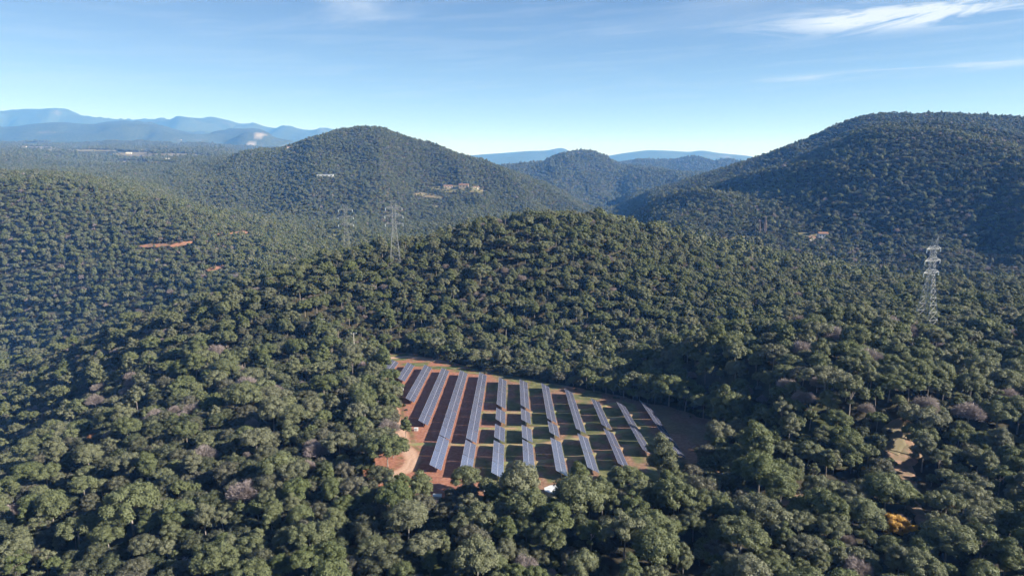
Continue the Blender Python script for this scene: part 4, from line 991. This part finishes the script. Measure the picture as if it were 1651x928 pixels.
# ------------------------------------------------------------------ houses
def house(px, py, w_, d_, h_, rz, wallm, roofm, label, name='house', cat='house', flat=False, group=None, lift=.6, nwin=3):
    q = at(px, py)
    if q is None: return
    X, Y, Z0 = q; e = empty(name, (X, Y, Z0 + lift), R(rz))
    m1 = MB(); m1.box((0, 0, h_ / 2 - 2), (w_, d_, h_ + 4)); m1.build('wall', wallm, e)
    m1 = MB()
    if flat: m1.box((0, 0, h_ + .2), (w_ + .6, d_ + .6, .38))
    else:
        b = len(m1.V); o_ = .5; rh = d_ * .2
        m1.V += [(-w_/2-o_, -d_/2-o_, h_+.02), (w_/2+o_, -d_/2-o_, h_+.02), (w_/2+o_, d_/2+o_, h_+.02), (-w_/2-o_, d_/2+o_, h_+.02), (-w_/2-o_, 0, h_+rh+.3), (w_/2+o_, 0, h_+rh+.3)]
        m1.F += [[0,1,5,4],[2,3,4,5],[1,2,5],[3,0,4],[3,2,1,0]]
    m1.build('roof', roofm, e)
    for k in range(nwin):
        m1 = MB(); m1.box((-w_ / 2 + (k + .5) * w_ / nwin, -d_ / 2 - .03, h_ * .55), (w_ / nwin * .35, .1, h_ * .32)); m1.build('window', M_WIN, e)
    tag(e, label, cat, group)
house(525, 286, 38, 10, 6, 0, M_WHITE, M_WHITE, 'long low white building on the left flank of the central mountain', flat=True, nwin=4)
house(468, 242, 16, 10, 7, 10, M_WALL, M_ROOFT, 'pinkish house on the skyline left of the central summit')
house(723, 304, 22, 10, 6, 5, M_STONEW, M_ROOFT, 'left farmhouse on the terraces of the central mountain')
house(748, 303, 24, 12, 7, -4, M_STONEW, M_ROOFT, 'middle farmhouse on the mountain terraces, under a tiled roof')
house(768, 305, 14, 8, 5, 6, M_WALL, M_ROOFT, 'small right farm building on the mountain terraces')
house(1326, 384, 12, 9, 6, -8, M_WHITE, M_ROOFT, 'white house in the clearing of the right valley')
house(1308, 388, 9, 6, 3.5, 12, M_WALL, M_ROOFT, 'small outbuilding left of the white valley house')
house(247, 512, 9, 6, 3, 15, M_WALL, M_ROOFG, 'lone pale shed in the valley at left', nwin=2)
vil = [(199,243,70,22,14,'left'),(212,243,50,20,14,'tall'),(226,244,30,20,10,'mid'),(241,243,80,26,10,'right'),(208,249,34,22,9,'front'),(114,250,50,20,8,''),(124,252,40,18,7,''),(148,254,36,18,8,''),(158,253,30,18,8,''),(196,255,26,16,7,''),(205,256,22,16,7,''),
       (260,258,28,16,8,''),(273,259,36,16,7,''),(40,238,26,16,8,''),(30,236,22,14,8,''),(292,226,14,10,5,''),(338,246,24,14,8,''),(355,245,24,14,8,''),(80,247,26,14,8,'')]
places = ['long white hall at the left end of the far village', 'tallest cream block of the far village', 'small cream block in the middle of the far village', 'long pale warehouse at the right end of the far village', 'low white building in front of the far village',
          'white farm shed left of the far village', 'white farm shed just right of another on the left plain', 'pale building below the far village on the left', 'second pale building below the far village', 'small white house straight below the village',
          'small white house below and right of another under the village', 'white shed on the brown fields right of the village', 'long pale shed on the brown fields right of the village', 'pale farmhouse on the far left plain', 'leftmost pale farmhouse on the plain',
          'tiny white house on the dark far hill', 'pale house near the foot of the central mountain', 'pale house farther right at the mountain foot', 'pale shed between plain fields at far left']
for (px, py, w_, d_, h_, _), lb in zip(vil, places):
    house(px, py, w_ * .72, d_ * .7, h_ * .66, float(rs.uniform(-12, 12)), M_WHITE if px in (241, 114, 273) else M_WALL, M_ROOFG if w_ > 45 else M_ROOFT if w_ < 30 else M_WALL, lb, name='village_building', cat='building', flat=w_ > 45, group='buildings of the far village and plain', lift=1.5, nwin=3)
# two tall bare poplars in the right valley
def poplar(px, py, H, label):
    q = at(px, py)
    if q is None: return
    X, Y, Z0 = q
    e = empty('poplar_tree', (X, Y, Z0)); rng = np.random.default_rng(int(px)); n = 900
    z = rng.random(n) * .88 + .1; th = rng.random(n) * 6.28; r0 = H * .075 * np.sin(np.pi * np.clip(z, 0, 1) ** .7) * (.4 + .6 * rng.random(n))
    base = np.stack([r0 * np.cos(th), r0 * np.sin(th), z * H], 1); d = np.stack([np.cos(th) * .35, np.sin(th) * .35, np.ones(n)], 1)
    sd_ = np.stack([-np.sin(th), np.cos(th), 0 * th], 1) * .16
    V = np.stack([base - sd_, base + sd_, base + d * 2.2], 1).reshape(-1, 3)
    obj('crown', mesh('crown', V, np.arange(3 * n).reshape(-1, 3), M_BARE), e)
    m1 = MB(); m1.bar((0, 0, -.5), (0, 0, H * .9), .4, .08, 6); m1.build('trunk', M_PALEBARK, e)
    tag(e, label, 'poplar', 'slender poplars in the right valley')
poplar(1224, 380, 18, 'shorter left one of two slender bare poplars in the right valley')
poplar(1233, 379, 25, 'taller right one of two slender bare poplars in the right valley')

# ------------------------------------------------------------------ haze
m1 = MB(); x0, x1, y0, y1 = -46000, 46000, -60, 34500; zb = float((G + CAMZ).min()) - 60; zt = float((G + CAMZ).max()) + 40
m1.box(((x0 + x1) / 2, (y0 + y1) / 2, (zb + zt) / 2), (x1 - x0, y1 - y0, zt - zb))
mh = bpy.data.materials.new('haze'); mh.use_nodes = True; t = mh.node_tree; t.nodes.clear()
o_ = N(t, 'ShaderNodeOutputMaterial'); pv = N(t, 'ShaderNodeVolumePrincipled'); pv.inputs['Density'].default_value = HAZE
pv.inputs['Color'].default_value = (.12, .37, 1.0, 1); pv.inputs['Absorption Color'].default_value = (1, 1, 1, 1); pv.inputs['Anisotropy'].default_value = 0
link(t, pv.outputs[0], o_.inputs['Volume'])
tag(m1.build('haze', mh), 'pale blue haze in the air over the valleys', kind='stuff')
